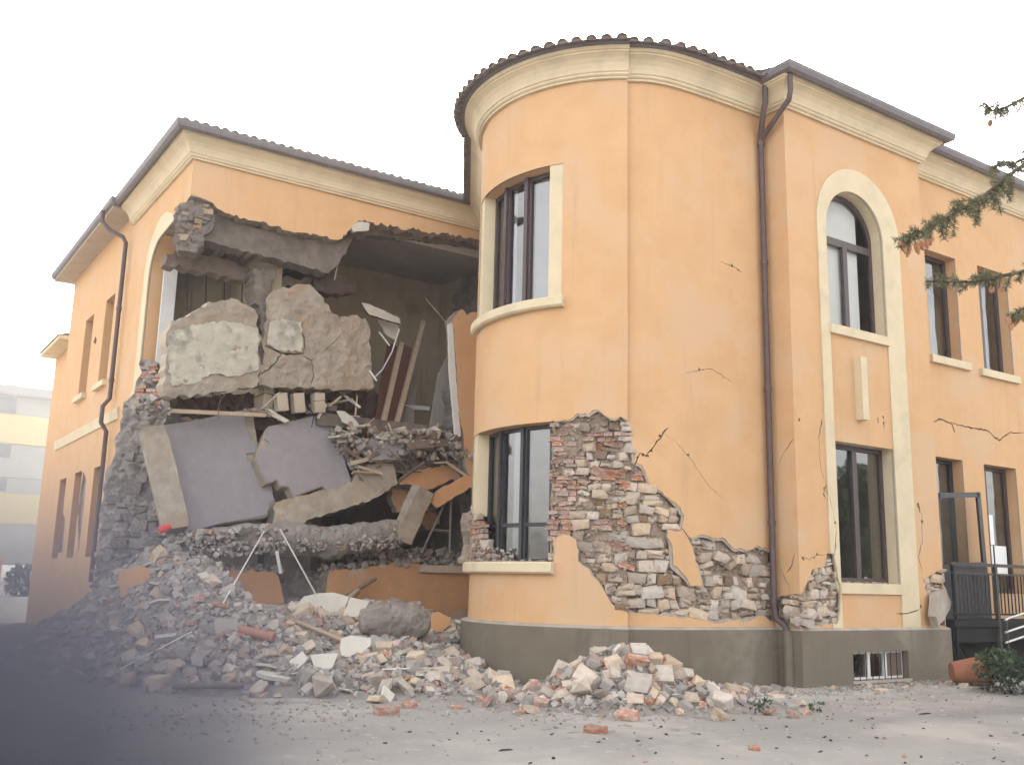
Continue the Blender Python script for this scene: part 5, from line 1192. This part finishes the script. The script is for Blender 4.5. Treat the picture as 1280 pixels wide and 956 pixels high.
scatter('rock', 'mortar_chunk', 26, R1, (.13, .24), 'pinkish mortar chunk in the small rubble heap at the foot of the round tower', 'mortar chunk', 'mortar chunks in the small heap', False, (1.2, 1, .8), .3, 3)
R2 = ((3.2, 12.2), (11.8, 19.7), inL)
scatter('pale_rock', 'stone_chunk', 85, R2, (.12, .27), 'pale stone chunk in the large rubble heap below the torn wing', 'stone', 'stones in the large heap', False, (1.25, 1, .7), .22, 4)
scatter('rock', 'mortar_chunk', 75, R2, (.12, .32), 'grey mortar chunk in the large rubble heap below the torn wing', 'mortar chunk', 'mortar chunks in the large heap', False, (1.3, 1, .75), .22, 5)
scatter('brick', 'broken_brick', 44, R2, (.16, .22), 'broken red brick in the large rubble heap below the torn wing', 'brick', 'broken bricks in the large heap', False, (1.25, .62, .42), .3, 6)
scatter('shard', 'plaster_shard', 48, R2, (.20, .46), 'flat whitish plaster shard in the large rubble heap below the torn wing', 'plaster shard', 'white shards in the large heap', True, (1.2, 1, .13), .8, 7)
scatter('oshard', 'plaster_shard', 8, R2, (.18, .30), 'flat orange faced plaster shard in the large rubble heap below the torn wing', 'plaster shard', 'orange shards in the large heap', True, (1.2, 1, .2), .8, 8)
scatter('shard', 'plaster_shard', 10, R1, (.16, .28), 'flat whitish plaster shard in the small rubble heap at the foot of the round tower', 'plaster shard', 'white shards in the small heap', False, (1.2, 1, .16), .9, 9)
fr_ = lambda x, y: max(h_left(x, y), h_small(x, y)) < .02 and (max(h_left(x, y + 1.1), h_small(x, y + .8), h_small(x - .5, y + .4)) > .02)
scatter('brick', 'broken_brick', 9, ((4.5, 11), (8.6, 13.5), fr_), (.13, .19), 'broken brick lying loose on the road just in front of the rubble', 'brick', 'loose bricks on the road', True, (1.25, .62, .42), .45, 10)
scatter('pale_rock', 'stone_chunk', 14, ((4.5, 12.5), (8.8, 13.5), fr_), (.07, .16), 'small pale stone lying loose on the road just in front of the rubble', 'stone', 'loose stones on the road', True, (1.25, 1, .7), .4, 11)
for i, (q, s, l) in enumerate([((1208, 787), .0, None), ((943, 934), .11, 'lone broken brick out on the road in front of the bay'), ((744, 914), .2, 'lone red brick out on the road in front of the small heap'), ((483, 890), .24, 'flat red brick at the front edge of the large heap under a pale shard')]):
    if not l: continue
    p = onZ(*q, 0.02); tag(put('broken_brick', PROTO['brick'][i], (p.x, p.y, ground_z(p.x, p.y) + s * .17), Matrix.Rotation(i * 1.1, 3, 'Z'), (s * 1.25, s * .7, s * .42)), l, 'brick')
p = onZ(484, 878, .05); tag(put('plaster_shard', PROTO['shard'][1], (p.x, p.y, .16), Matrix.Rotation(1.1, 3, 'X') @ Matrix.Rotation(.4, 3, 'Y'), (.28, .3, .05)), 'pale triangular shard standing on a red brick at the front of the large heap', 'plaster shard')
scatter('pale_rock', 'stone_chunk', 20, ((11.4, 17.5), (10.1, 11.0)), (.08, .20), 'flat pale stone lying on the pavement below the bay', 'stone', 'stones on the pavement', True, (1.5, 1, .4), .5, 12)
# crumbs and bits over the road
hp = Heap(); cnt = 0; rr2 = random.Random(8)
while cnt < 1500:
    x, y = rr2.uniform(2, 19), rr2.uniform(4.5, 13)
    if blocked(x, y, .1) or max(h_left(x, y), h_small(x, y)) > .02: continue
    near = max(math.exp(-((y - 10.6) / 1.1) ** 2) if x > 7 else math.exp(-((y - 12) / 1.4) ** 2), .05)
    if rr2.random() > near: continue
    s = abs(rr2.gauss(0, .022)) + .012; hp.add(rr2.choice(small), (x, y, ground_z(x, y) + s * .2 + (.05 if (x > 11.3 and y > 9.95) else 0)), rand_rot(rr2), (s * 1.4, s, s * .6)); cnt += 1
for _ in range(420):
    x = rr2.uniform(11, 18.5); y = 11.02 - abs(rr2.gauss(0, .45)); s = abs(rr2.gauss(0, .03)) + .012
    if not blocked(x, y, .02): hp.add(rr2.choice(small), (x, y, .075 + s * .15), rand_rot(rr2, True), (s * 1.5, s, s * .5))
tag(hp.build('crumbs', 'rubble'), kind='stuff')
hp = Heap()
for _ in range(75):
    x, y = rr2.uniform(3, 16), rr2.uniform(5, 10.2); s = rr2.uniform(.02, .045); hp.add(small[-1], (x, y, ground_z(x, y) + .008), rand_rot(rr2, True), (s * 1.6, s, s * .25))
tag(hp.build('fallen_leaves', 'bark'), kind='stuff')
# ---- named pieces on the large heap
def hslab(name, poly, tilt, thick, mats, label, cat, seed, lift=.12, jag=.012, relief=0.006, rim=None, at=None):
    c = at or (sum(p[0] for p in poly) / len(poly), sum(p[1] for p in poly) / len(poly))
    q = onH(c[0], c[1], lift); S = Plane(q, tilt); uvp = [S.uv(*p) for p in poly]
    A = sum(uvp[i][0] * uvp[(i + 1) % len(uvp)][1] - uvp[(i + 1) % len(uvp)][0] * uvp[i][1] for i in range(len(uvp)))
    if A < 0: uvp = uvp[::-1]
    mb = sheet(S, rough(uvp, .12, jag, seed), [], .25, thick, 0, (lambda u, v: nz(u, v, seed, 2, relief)) if relief else None, smooth=False, back=True, rimmi=1)
    return tag(mb.build(name, [mats, rim or mats]), label, cat)
hslab('plaster_slab', [(362, 768), (368, 757), (380, 745), (396, 741), (416, 740), (436, 746), (428, 769), (400, 770)], (-.35, -.62, .72), .05, 'white', 'largest whitish plaster slab lying on top of the large heap', 'plaster slab', 81, .2)
hslab('plaster_slab', [(429, 769), (438, 746), (462, 751), (455, 766), (445, 771)], (-.2, -.7, .7), .05, 'white', 'cracked off end of the largest whitish plaster slab on its right', 'plaster slab', 82, .2)
hslab('plaster_slab', [(425, 818), (427, 797), (440, 794), (464, 797), (463, 806), (450, 818), (440, 822)], (-.2, -.85, .5), .05, 'white', 'squarish whitish plaster slab standing in the middle of the large heap', 'plaster slab', 83, .12)
hslab('plaster_slab', [(388, 818), (405, 816), (423, 816), (416, 832), (407, 845), (394, 838)], (-.25, -.8, .55), .05, 'white', 'pointed whitish plaster slab left of the squarish one', 'plaster slab', 84, .1)
hslab('plaster_slab', [(361, 826), (378, 813), (385, 822), (370, 837)], (-.4, -.7, .6), .05, 'white', 'small diamond shaped whitish plaster slab near the front of the large heap', 'plaster slab', 85, .1)
hslab('plaster_slab', [(252, 663), (260, 662), (272, 672), (281, 682), (278, 692), (270, 696), (262, 684)], (-.2, -.95, .25), .04, 'white', 'whitish pointed board stuck upright in the rubble below the large purple grey slab', 'plaster slab', 86, .1)
hslab('render_fragment', [(538, 782), (539, 768), (548, 764), (562, 772), (564, 780), (552, 789), (540, 790)], (-.3, -.85, .4), .12, 'orange_dirty', 'orange rendered wall chunk resting high on the heap beside the tower', 'render fragment', 87, .2, .02, .01, 'mortar')
hslab('render_fragment', [(268, 776), (272, 772), (297, 773), (297, 790), (290, 793), (270, 791)], (-.1, -.9, .4), .06, 'ceiling', 'dull grey square panel standing in the left of the heap', 'panel', 88, .1)
hslab('render_fragment', [(150, 712), (170, 708), (190, 712), (188, 745), (165, 750), (150, 745)], (-.3, -.9, .3), .08, 'orange_dirty', 'dusty pinkish wall fragment leaning at the lost corner', 'wall fragment', 89, .1, .03)
hslab('board', [(348, 690), (374, 684), (392, 742), (362, 744), (352, 720)], (-.2, -.95, .25), .04, 'concrete_dark', 'dark grey green board leaning in the gap of the orange parapet', 'board', 90, .35)
q = onH(490, 785, .15); lump('boulder', [q + Vector((-.5, .25, .05)), q + Vector((-.15, .05, .12)), q + Vector((.25, -.1, .12)), q + Vector((.6, -.2, 0))], [.20, .31, .31, .18], 'grey_stone', 'rounded lump of pale masonry as big as a barrel right of the largest plaster slab', 'masonry lump', 6, .12, 24, .05)
def hrod(name, a, b, r, mat, label, cat, la=.1, lb=.1, seg=6):
    mb = MB(); mb.tube([onH(*a, la), onH(*b, lb)], r, seg); return tag(mb.build(name, mat), label, cat)
def rod3(name, pts, r, mat, label, cat): return rod(name, pts, r, mat, label, cat)
hrod('pipe', (300, 786), (342, 797), .07, 'redpipe', 'short orange red pipe lying in the left of the large heap', 'pipe', .1, .1, 10)
rod('white_lath', [onH(277, 757, .05), onY(330, 664, 19.15)], .013, 'white_paint', 'long thin white lath leaning from the heap up to the fallen wall', 'lath')
rod('steel_strip', [onY(395, 743, 18.5), onY(350, 661, 18.9)], .018, 'chrome', 'pale steel strip leaning right of the dark grey green board', 'strip')
rod('steel_strip', [onY(351, 716, 19.3), onY(346, 690, 19.2)], .035, 'white_paint', 'short bent white strip standing left of the dark grey green board', 'strip')
hrod('wire', (150, 836), (240, 789), .011, 'white_paint', 'thin white wire lying across the left end of the large heap', 'wire')
hrod('wire', (478, 836), (572, 834), .010, 'white_paint', 'thin white wire lying across the heap beside the tower', 'wire', .12, .12)
hrod('plank', (216, 857), (304, 856), .045, 'old_wood', 'dark weathered plank end lying along the front edge of the large heap', 'plank', .1, .1, 5)
hrod('plank', (190, 815), (262, 828), .06, 'old_wood', 'dark weathered plank sloping in the left part of the heap', 'plank', .1, .1, 5)
hrod('timber_batten', (364, 774), (428, 800), .045, 'pale_wood', 'pale timber batten lying under the largest whitish plaster slab', 'batten', .12, .1, 4)
hrod('timber_batten', (436, 748), (448, 738), .06, 'pale_wood', 'short pale timber batten on the upper edge of the largest plaster slab', 'batten', .3, .3, 4)
rod('plank', [onY(422, 752, 19.6), onY(470, 722, 19.55)], .05, 'old_wood', 'dark plank leaning on the orange parapet behind the plaster slab', 'plank')
rod('grey_pipe', [onH(465, 750, .05), onH(462, 722, .15) + Vector((0, 0, .1))], .045, 'concrete_dark', 'stubby grey pipe standing right of the largest plaster slab', 'pipe')
mb = MB(); mb.tube([onH(476, 738, .2), onH(476, 738, .2) + Vector((.1, -.05, .02)), onH(482, 734, .3)], .1, 10); tag(mb.build('pipe_elbow', 'white_paint'), 'short white pipe piece on the heap below the parapet', 'pipe')
p = onY(206, 660, 19.5); mb = MB(); mb.tube([p + Vector((-.10, 0, -.05)), p, p + Vector((.10, -.03, .05))], [.06, .075, .055], 10); tag(mb.build('red_canister', 'red'), 'small bright red plastic canister at the foot of the leaning beam', 'canister')
# ------------------------------------------------------------------ right hand side
yd = RWY - .30
ol = [onY(*p, yd) for p in [(1172, 616), (1222, 615), (1238, 790), (1172, 790)]]
door = MB(); 
def leafbox(mbx, a, b, w, t=.05): mbx.bar(a, b, w, t, (0, 1, 0))
leafbox(door, ol[3], ol[0], .10); leafbox(door, ol[0] + Vector((0, 0, -.05)), ol[1] + Vector((0, 0, -.05)), .10); leafbox(door, ol[1], ol[2], .12)
dl = door.build('door', 'black_frame', B); dl['label'] = 'glazed black door leaf standing open on the landing'
pm = MB(); pr = [onY(*p, yd + .005) for p in [(1175, 622), (1218, 621), (1227, 703), (1175, 706)]]; pm.add(pr, [(3, 2, 1, 0)]); pm.build('pane', 'glass_clear', dl)
pm = MB(); q = [onY(*p, yd + .02) for p in [(1173, 706), (1229, 702), (1237, 790), (1173, 790)]]; pm.add(q + [v + Vector((0, -.04, 0)) for v in q], [(0, 1, 2, 3), (7, 6, 5, 4), (0, 4, 5, 1), (3, 2, 6, 7), (1, 5, 6, 2), (0, 3, 7, 4)]); pm.build('kick_panel', 'black_frame', dl)
# iron landing
yl_ = 11.0
a = onY(1188, 770, yl_); zl = 1.13
L = mkroot('iron_landing', (19.2, 11.2, 0), 'black iron entrance landing with upright bar railing beside the bay', 'landing')
mb = MB(); mb.box((17.38, yl_, zl - .14), (6, 0, 0), (0, RWY - yl_ - .0, 0), (0, 0, .13)); mb.build('platform', 'iron', L)
mb = MB(); mb.box((17.38, yl_ + .05, zl - .42), (6, 0, 0), (0, .03, 0), (0, 0, .27)); mb.build('fascia', 'iron', L)
def xat(px_, py_, y): return onY(px_, py_, y).x
px0, pxm = xat(1178, 709, yl_), xat(1245, 709, yl_)
for i, (xx, m, wd) in enumerate([(17.45, 'iron', .05), (pxm, 'grey_iron', .07), (pxm + 2.6, 'grey_iron', .06)]):
    mb = MB(); mb.bar((xx, yl_ + .03, 0), (xx, yl_ + .03, 2.16), wd, wd); mb.build('post', m, L)
mb = MB(); mb.bar((17.4, yl_ + .03, 2.15), (23.3, yl_ + .03, 2.15), .05, .06); mb.build('handrail', 'grey_iron', L)
mb = MB(); mb.bar((17.4, yl_ + .03, 1.98), (23.3, yl_ + .03, 1.98), .035, .035); mb.build('rail', 'grey_iron', L)
mb = MB(); mb.bar((17.4, yl_ + .03, 1.22), (23.3, yl_ + .03, 1.22), .035, .035); mb.build('rail', 'iron', L)
x = 17.52
while x < 23.2:
    mb = MB(); mb.bar((x, yl_ + .03, 1.24), (x, yl_ + .03, 1.97), .018, .018); mb.build('railing_bar', 'grey_iron' if x < pxm else 'iron', L); x += .125
for a_, b_ in [((17.6, 1.0), (18.6, .05)), ((19.4, 1.0), (18.5, .05)), ((20.0, 1.0), (21.2, .05))]:
    mb = MB(); mb.bar((a_[0], yl_ + .3, a_[1]), (b_[0], yl_ + .3, b_[1]), .04, .04); mb.build('brace', 'iron', L)
mb = MB(); mb.box((17.36, RWY - .04, 0), (7, 0, 0), (0, .03, 0), (0, 0, 1.0)); mb.build('dark_backing', 'iron', L)
hr = mkroot('steel_handrail', onY(1270, 800, 10.4), 'bare steel tube handrail of the entrance ramp at the right edge', 'handrail')
for q in [[(1256, 775), (1262, 772), (1290, 763)], [(1257, 790), (1290, 779)], [(1257, 803), (1290, 792)], [(1262, 838), (1290, 833)]]:
    mb = MB(); mb.tube([onY(*p, 10.4) for p in q], .022, 8); mb.build('tube', 'chrome', hr)
mb = MB(); p0 = onY(1258, 775, 10.4); mb.tube([p0, (p0.x, p0.y, .0)], .022, 8); mb.build('post', 'grey_iron', hr)
# broken render corner leaning on the plinth
slab('render_fragment', [(1172, 742), (1182, 736), (1190, 752), (1187, 762), (1180, 775), (1174, 783), (1170, 770)], 11.0, 0, .3, .14, 'ledge', .015, .1, .015, seed=91, label='dull grey wedge of broken render leaning off the right corner of the bay plinth', cat='render fragment')
# overturned pot and its plant
pp = onZ(1213, 860, 0.0); ax = Vector((.80, -.60, .05)).normalized()
pot = mkroot('flower_pot', (pp.x, pp.y, 0), 'overturned terracotta pot with a pale dusty base lying beside the landing', 'flower pot')
c0 = Vector((pp.x, pp.y, 0)) - ax * .30; prf = [(0, .15), (.02, .165), (.30, .215), (.48, .245), (.49, .275), (.56, .28)]
mb = MB(); up_ = Vector((0, 0, .285))
mb.tube([c0 + ax * d + up_ for d, r in prf], [r for d, r in prf], 20, cap=False)
mb.tube([c0 + ax * d + up_ for d, r in prf[::-1]], [r - .025 for d, r in prf[::-1]], 20, cap=False)
mb.tube([c0 + up_ - ax * .003, c0 + up_], [.15, .15], 20); mb.build('pot_body', 'terracotta', pot)
mb = MB(); mb.tube([c0 + ax * .38 + up_, c0 + ax * .47 + up_], [.2, .17], 14); mb.build('soil', 'soil', pot)
def leaf_cloud(c, ext, n, size, seed, mat, name, parent=None, lean=None):
    r = random.Random(seed); V = []; F = []
    for _ in range(n):
        v = Vector((r.gauss(0, 1), r.gauss(0, 1), r.gauss(0, 1))).normalized() * r.uniform(.25, 1) ** .6
        p = Vector(c) + Vector((v.x * ext[0], v.y * ext[1], v.z * ext[2])); s = size * r.uniform(.6, 1.3)
        d = (v + Vector((r.gauss(0, .5), r.gauss(0, .5), r.gauss(0, .5)))).normalized(); sd = d.orthogonal(); sd.rotate(Matrix.Rotation(r.uniform(0, 6.28), 3, d)); b = len(V)
        V += [p, p + d * s * .5 + sd * s * .28, p + d * s, p + d * s * .5 - sd * s * .28]; F.append((b, b + 1, b + 2, b + 3))
    mb = MB(); mb.add(V, F); return mb.build(name, mat, parent)
pc = onZ(1282, 868, 0)
pl = mkroot('potted_plant', (pc.x, pc.y, 0), 'dark leafy plant spilled from the overturned pot at the right edge', 'plant')
for i, (dx, dy, dz, e) in enumerate([(-.15, .3, .22, .3), (0, 0, .28, .38), (.35, -.2, .32, .4), (.2, .3, .42, .34), (.75, -.35, .3, .45), (-.1, .35, .5, .25)]):
    leaf_cloud((pc.x + dx * 1.2, pc.y + dy * 1.2, dz), (e * 1.15, e * 1.15, e * .8), 170, .10, i, 'leaf', 'foliage', pl)
mb = MB()
for i in range(7): mb.tube([pp + Vector((.35, -.1, .28)), Vector((pc.x + _r.uniform(-.3, .5), pc.y + _r.uniform(-.2, .3), _r.uniform(.2, .5)))], .012, 5)
mb.build('stems', 'bark', pl)
# weeds along the pavement joint
for i, q in enumerate([(945, 888), (1020, 885), (957, 884)]):
    p = onZ(*q, .05); w = leaf_cloud((p.x, p.y, .09), (.12, .08, .05), 40, .05, 30 + i, 'leaf', 'weed'); tag(w, ['low weed tuft nearest the small heap on the pavement edge', 'low weed tuft below the left corner of the bay', 'second weed tuft beside the one nearest the small heap'][i], 'weed')

# ------------------------------------------------------------------ conifer whose branches hang into view
T = mkroot('conifer_tree', (14.2, 5.2, 0), 'conifer standing out of view at the right, its needled branches hanging into view', 'tree')
mb = MB(); mb.tube([(14.2, 5.2, -.1), (14.22, 5.2, 1.5), (14.2, 5.22, 5), (14.25, 5.2, 9), (14.2, 5.2, 13)], [.26, .21, .17, .11, .03], 12); mb.build('trunk', 'bark', T)
def needles(spines, n_per_m, ln, seed):
    r = random.Random(seed); V = []; F = []
    for pts in spines:
        for i in range(len(pts) - 1):
            a, b = Vector(pts[i]), Vector(pts[i + 1]); d = (b - a); L = d.length; d.normalize()
            for _ in range(max(1, int(L * n_per_m))):
                p = a.lerp(b, r.random()); o = d.orthogonal(); o.rotate(Matrix.Rotation(r.uniform(0, 6.28), 3, d)); q = (o * .9 + d * .75 + Vector((0, 0, .1))).normalized(); l = ln * r.uniform(.6, 1.15); s = q.cross(Vector((r.gauss(0, 1), r.gauss(0, 1), r.gauss(0, 1)))).normalized() * .005; k = len(V)
                V += [p - s, p + s, p + q * l + s * .4, p + q * l - s * .4]; F.append((k, k + 1, k + 2, k + 3))
    return V, F
def branch(pts, seed, twig=.28, cones=(), rad0=.022, dens=900, down=.8):
    r = random.Random(seed); pts = [Vector(p) for p in pts]; C3 = []
    for i in range(len(pts) - 1):
        for k in range(5): C3.append(pts[i].lerp(pts[i + 1], k / 5) + Vector((r.gauss(0, .006), r.gauss(0, .006), r.gauss(0, .006))))
    C3.append(pts[-1]); n = len(C3)
    wb = MB(); wb.tube(C3, [.008 + rad0 * (1 - (1 - i / n)) for i in range(n)], 6); tw = [C3]
    for i in range(1, n - 1):
        for _ in range(3):
            t = (C3[i - 1] - C3[i]).normalized(); s = t.orthogonal(); s.rotate(Matrix.Rotation(r.uniform(0, 6.28), 3, t)); dr = (t * .7 + s * .9 + Vector((0, 0, -down))).normalized(); l = twig * r.uniform(.35, 1.35) * min(1, .4 + i / n)
            q = [C3[i], C3[i] + dr * l * .5, C3[i] + dr * l + Vector((0, 0, -.05 * l))]; tw.append(q); wb.tube(q, [.006, .004, .003], 4, cap=False)
    o = wb.build('branch', 'bark', T); V, F = needles(tw[1:], dens * .25, .066, seed); m2 = MB(); m2.add(V, F); ne = m2.build('needles', 'needle', o); ne['kind'] = 'stuff'
    for (c, l) in cones:
        cm = MB(); c = Vector(c); d = Vector((r.uniform(-.3, .3), r.uniform(-.3, .3), -1)).normalized(); k = 8
        cm.tube([c + d * l * t for t in np.linspace(0, 1, k)], [.034 * math.sin(math.pi * (.12 + .83 * t)) ** .7 + (.005 if i % 2 else -.003) for i, t in enumerate(np.linspace(0, 1, k))], 9); cm.build('cone', 'cone', o)
    return o
def bp(l, y0, y1): return [onY(*p, y0 + (y1 - y0) * i / (len(l) - 1)) for i, p in enumerate(l)]
yb0 = 6.6
branch(bp([(1128, 303), (1140, 294), (1168, 281), (1200, 263), (1230, 246), (1262, 219), (1320, 180)], 6.6, 6.0) + [Vector((14.2, 5.2, 6.9))], 1, .26, [(onY(*p, 6.6), l) for p, l in [((1130, 303), .14), ((1137, 305), .16), ((1144, 303), .15), ((1127, 300), .11), ((1134, 300), .13), ((1156, 298), .15), ((1161, 296), .12), ((1150, 301), .13)]], dens=1500, down=.6)
branch(bp([(1238, 212), (1250, 204), (1268, 203), (1300, 190)], 6.3, 6.2) + [Vector((13.0, 5.6, 6.9))], 2, .16)
branch(bp([(1157, 351), (1185, 352), (1220, 352), (1250, 346), (1320, 328)], 6.8, 6.2) + [Vector((14.2, 5.2, 4.2))], 3, .17, [(onY(1253, 356, 6.6), .10), (onY(1240, 358, 6.6), .09)], dens=1300, down=.35)
branch(bp([(1228, 128), (1240, 138), (1258, 135), (1300, 112)], 6.4, 6.1) + [Vector((14.2, 5.2, 9.0))], 4, .2, [(onY(1238, 150, 6.4), .09)], dens=1100)
branch(bp([(1262, 398), (1275, 388), (1320, 366)], 6.5, 6.2) + [Vector((14.2, 5.2, 3.5))], 5, .14, [(onY(*p, 6.5), .11) for p in [(1260, 396), (1266, 398), (1272, 396), (1278, 392), (1263, 402)]], dens=1300)
for i in range(26):      # the rest of the crown, away from the view
    az = _r.uniform(-2.0, .9); z0 = _r.uniform(2.8, 12.2); l = 3.0 * (1 - z0 / 15); d = Vector((math.cos(az), math.sin(az), 0))
    if abs(az) < 3 and d.y < .75: branch([Vector((14.2, 5.2, z0 - .3)) + d * l + Vector((0, 0, -.5)), Vector((14.2, 5.2, z0)) + d * l * .5, (14.2, 5.2, z0 + .1)], 100 + i, .4, dens=160)

# ------------------------------------------------------------------ behind on the left
XB = 5.55; yb2 = onX(64, 500, XB).y; _et = onX(50, 443, XB - .5); ze = _et.z - .1
RB = mkroot('rear_block', (XB + 3, (33 + yb2) / 2, 0), 'orange rear block with projecting eave seen past the far end of the torn wing', 'building')
mb = MB(); mb.box((XB, 32.6, 0), (9, 0, 0), (0, yb2 - 32.6, 0), (0, 0, ze)); mb.build('wall', 'orange', RB)
mb = MB(); mb.box((XB - .5, 32.8, ze), (10.2, 0, 0), (0, _et.y - 32.8, 0), (0, 0, .12)); mb.build('eave', 'cream', RB)
mb = MB(); mb.add([(XB - .55, 32.8, ze + .13), (XB - .55, _et.y + .05, ze + .13), (XB + 5, _et.y + .05, ze + 1.6), (XB + 5, 32.8, ze + 1.6)], [(0, 3, 2, 1)]); mb.build('roof', 'tile', RB)
AP = mkroot('apartment_building', onY(20, 700, 150), 'hazy flat roofed apartment building with yellow and grey bands far behind at the left', 'building')
xl, xr = onY(-120, 600, 150).x, onY(66, 600, 150).x
def zz_(py): return onY(30, py, 150).z
bands = [(486, 497, 'gutter', -.6, 'roof_edge'), (497, 520, 'pale_render', 0, 'wall'), (520, 556, 'yellow', -.15, 'balcony_band'), (556, 576, 'pale_render', 0, 'wall'), (576, 598, 'pale_render', -.15, 'balcony_band'), (598, 618, 'pale_render', 0, 'wall'), (618, 655, 'yellow', -.15, 'balcony_band'), (655, 705, 'pale_render', 0, 'wall')]
for t_, b_, m, off, nm in bands:
    mb = MB(); mb.box((xl, 150 + off * 3, zz_(b_)), (xr - xl - (0 if off == 0 else .0), 0, 0), (0, 30, 0), (0, 0, zz_(t_) - zz_(b_) - .01)); mb.build(nm, m, AP)
    if off == 0 and b_ < 700:
        xx = xl + 3
        while xx < xr - 6:
            wz = zz_(t_) - zz_(b_); w = MB(); w.box((xx, 149.7, zz_(b_) + wz * .12), (3.7, 0, 0), (0, .35, 0), (0, 0, wz * .78)); w.build('window', 'dark_void', AP); xx += 5.2
mb = MB(); c = onY(14, 486, 154); mb.box((c.x - .5, 154, c.z - .4), (1.1, 0, 0), (0, 1.1, 0), (0, 0, 2.0)); mb.build('chimney', 'cream_dirty', AP)
p = onY(40, 690, 75); bsh = mkroot('shrub', (p.x, p.y, 0), 'dark rounded shrub at the foot of the orange rear block, half lost behind the added smudge cloud', 'shrub')
leaf_cloud((p.x, p.y, 1.0), (1.5, 1.3, 1.1), 900, .3, 50, 'bg_leaf', 'foliage', bsh)
mb = MB(); mb.tube([(p.x, p.y, 0), (p.x, p.y, 1.2)], .08, 6); mb.build('stem', 'bark', bsh)

# trees across the road behind the viewpoint, mirrored in the window glass
for i, (x, y, h, e) in enumerate([(35, -5, 4.3, 3.2), (42, -9, 5.0, 3.6), (29, -3.5, 3.4, 2.4), (-22, 34, 5.5, 3.5)]):
    t = mkroot('street_tree', (x, y, 0), 'leafy tree out of view across the road, seen only mirrored in the windows', 'tree', 'trees mirrored in the windows')
    mb = MB(); mb.tube([(x, y, -.1), (x + .1, y, h * .4), (x, y + .1, h)], [.22, .17, .08], 8); mb.build('trunk', 'bark', t)
    leaf_cloud((x, y, h), (e, e, e * .75), 2600, .42, 200 + i, 'bg_leaf', 'crown', t)

bw_ = MB(); bw_.box((-16, 62, -.1), (24, 0, 0), (0, .3, 0), (0, 0, 2.5)); bwo = tag(bw_.build('cover_wall', 'orange_dirty'), 'low dull orange wall added to cover bright ground at the far left in front of the hazy apartment building', 'wall')  # wall added to cover the white sunlit ground at the far left
cp_ = MB(); cp_.box((-16, 61.94, 2.405), (24, 0, 0), (0, .42, 0), (0, 0, .08)); cp_.build('coping', 'pale_render', bwo)
# ------------------------------------------------------------------ air
def air(name, lo, hi, dens, col, aniso, absorb=(0, 0, 0)):
    mb = MB(); mb.box(lo, (hi[0] - lo[0], 0, 0), (0, hi[1] - lo[1], 0), (0, 0, hi[2] - lo[2]))
    m = bpy.data.materials.new(name); m.use_nodes = True; nt = m.node_tree; nt.nodes.remove(nt.nodes['Principled BSDF'])
    v = nt.nodes.new('ShaderNodeVolumePrincipled'); v.inputs['Color'].default_value = (*col, 1); v.inputs['Density'].default_value = dens; v.inputs['Anisotropy'].default_value = aniso
    nt.links.new(v.outputs[0], nt.nodes['Material Output'].inputs['Volume'])
    o = mb.build(name, m); tag(o, kind='stuff'); return o, v, nt
air('haze', (-80, -30, -1.4), (90, 420, 60), 0.0014, (1.0, 0.985, 0.96), 0.2)

# made-up dark cloud standing in for a lens smudge at lower left
dc = CAM + ray(-130, 850) * 7.6
o, v, nt = air('lens_smudge_cloud', (dc.x - 4.2, dc.y - 4.2, .02), (dc.x + 4.2, dc.y + 4.2, 3.6), 0.3, (0.20, 0.20, 0.255), 0.0)
N, L_ = nt.nodes, nt.links
tc = N.new('ShaderNodeTexCoord'); mp = N.new('ShaderNodeMapping'); mp.inputs['Location'].default_value = (0, 0, -.1); mp.inputs['Scale'].default_value = (1 / 3.4, 1 / 3.4, 1 / 2.8)
gr = N.new('ShaderNodeTexGradient'); gr.gradient_type = 'QUADRATIC_SPHERE'
L_.new(tc.outputs['Object'], mp.inputs['Vector']); L_.new(mp.outputs[0], gr.inputs['Vector'])
ns = N.new('ShaderNodeTexNoise'); ns.inputs['Scale'].default_value = .8; L_.new(tc.outputs['Object'], ns.inputs['Vector'])
m1 = N.new('ShaderNodeMath'); m1.operation = 'MULTIPLY'; L_.new(gr.outputs['Fac'], m1.inputs[0]); L_.new(ns.outputs['Fac'], m1.inputs[1])
m2 = N.new('ShaderNodeMath'); m2.operation = 'MULTIPLY'; m2.inputs[1].default_value = 4.6; L_.new(m1.outputs[0], m2.inputs[0]); L_.new(m2.outputs[0], v.inputs['Density'])
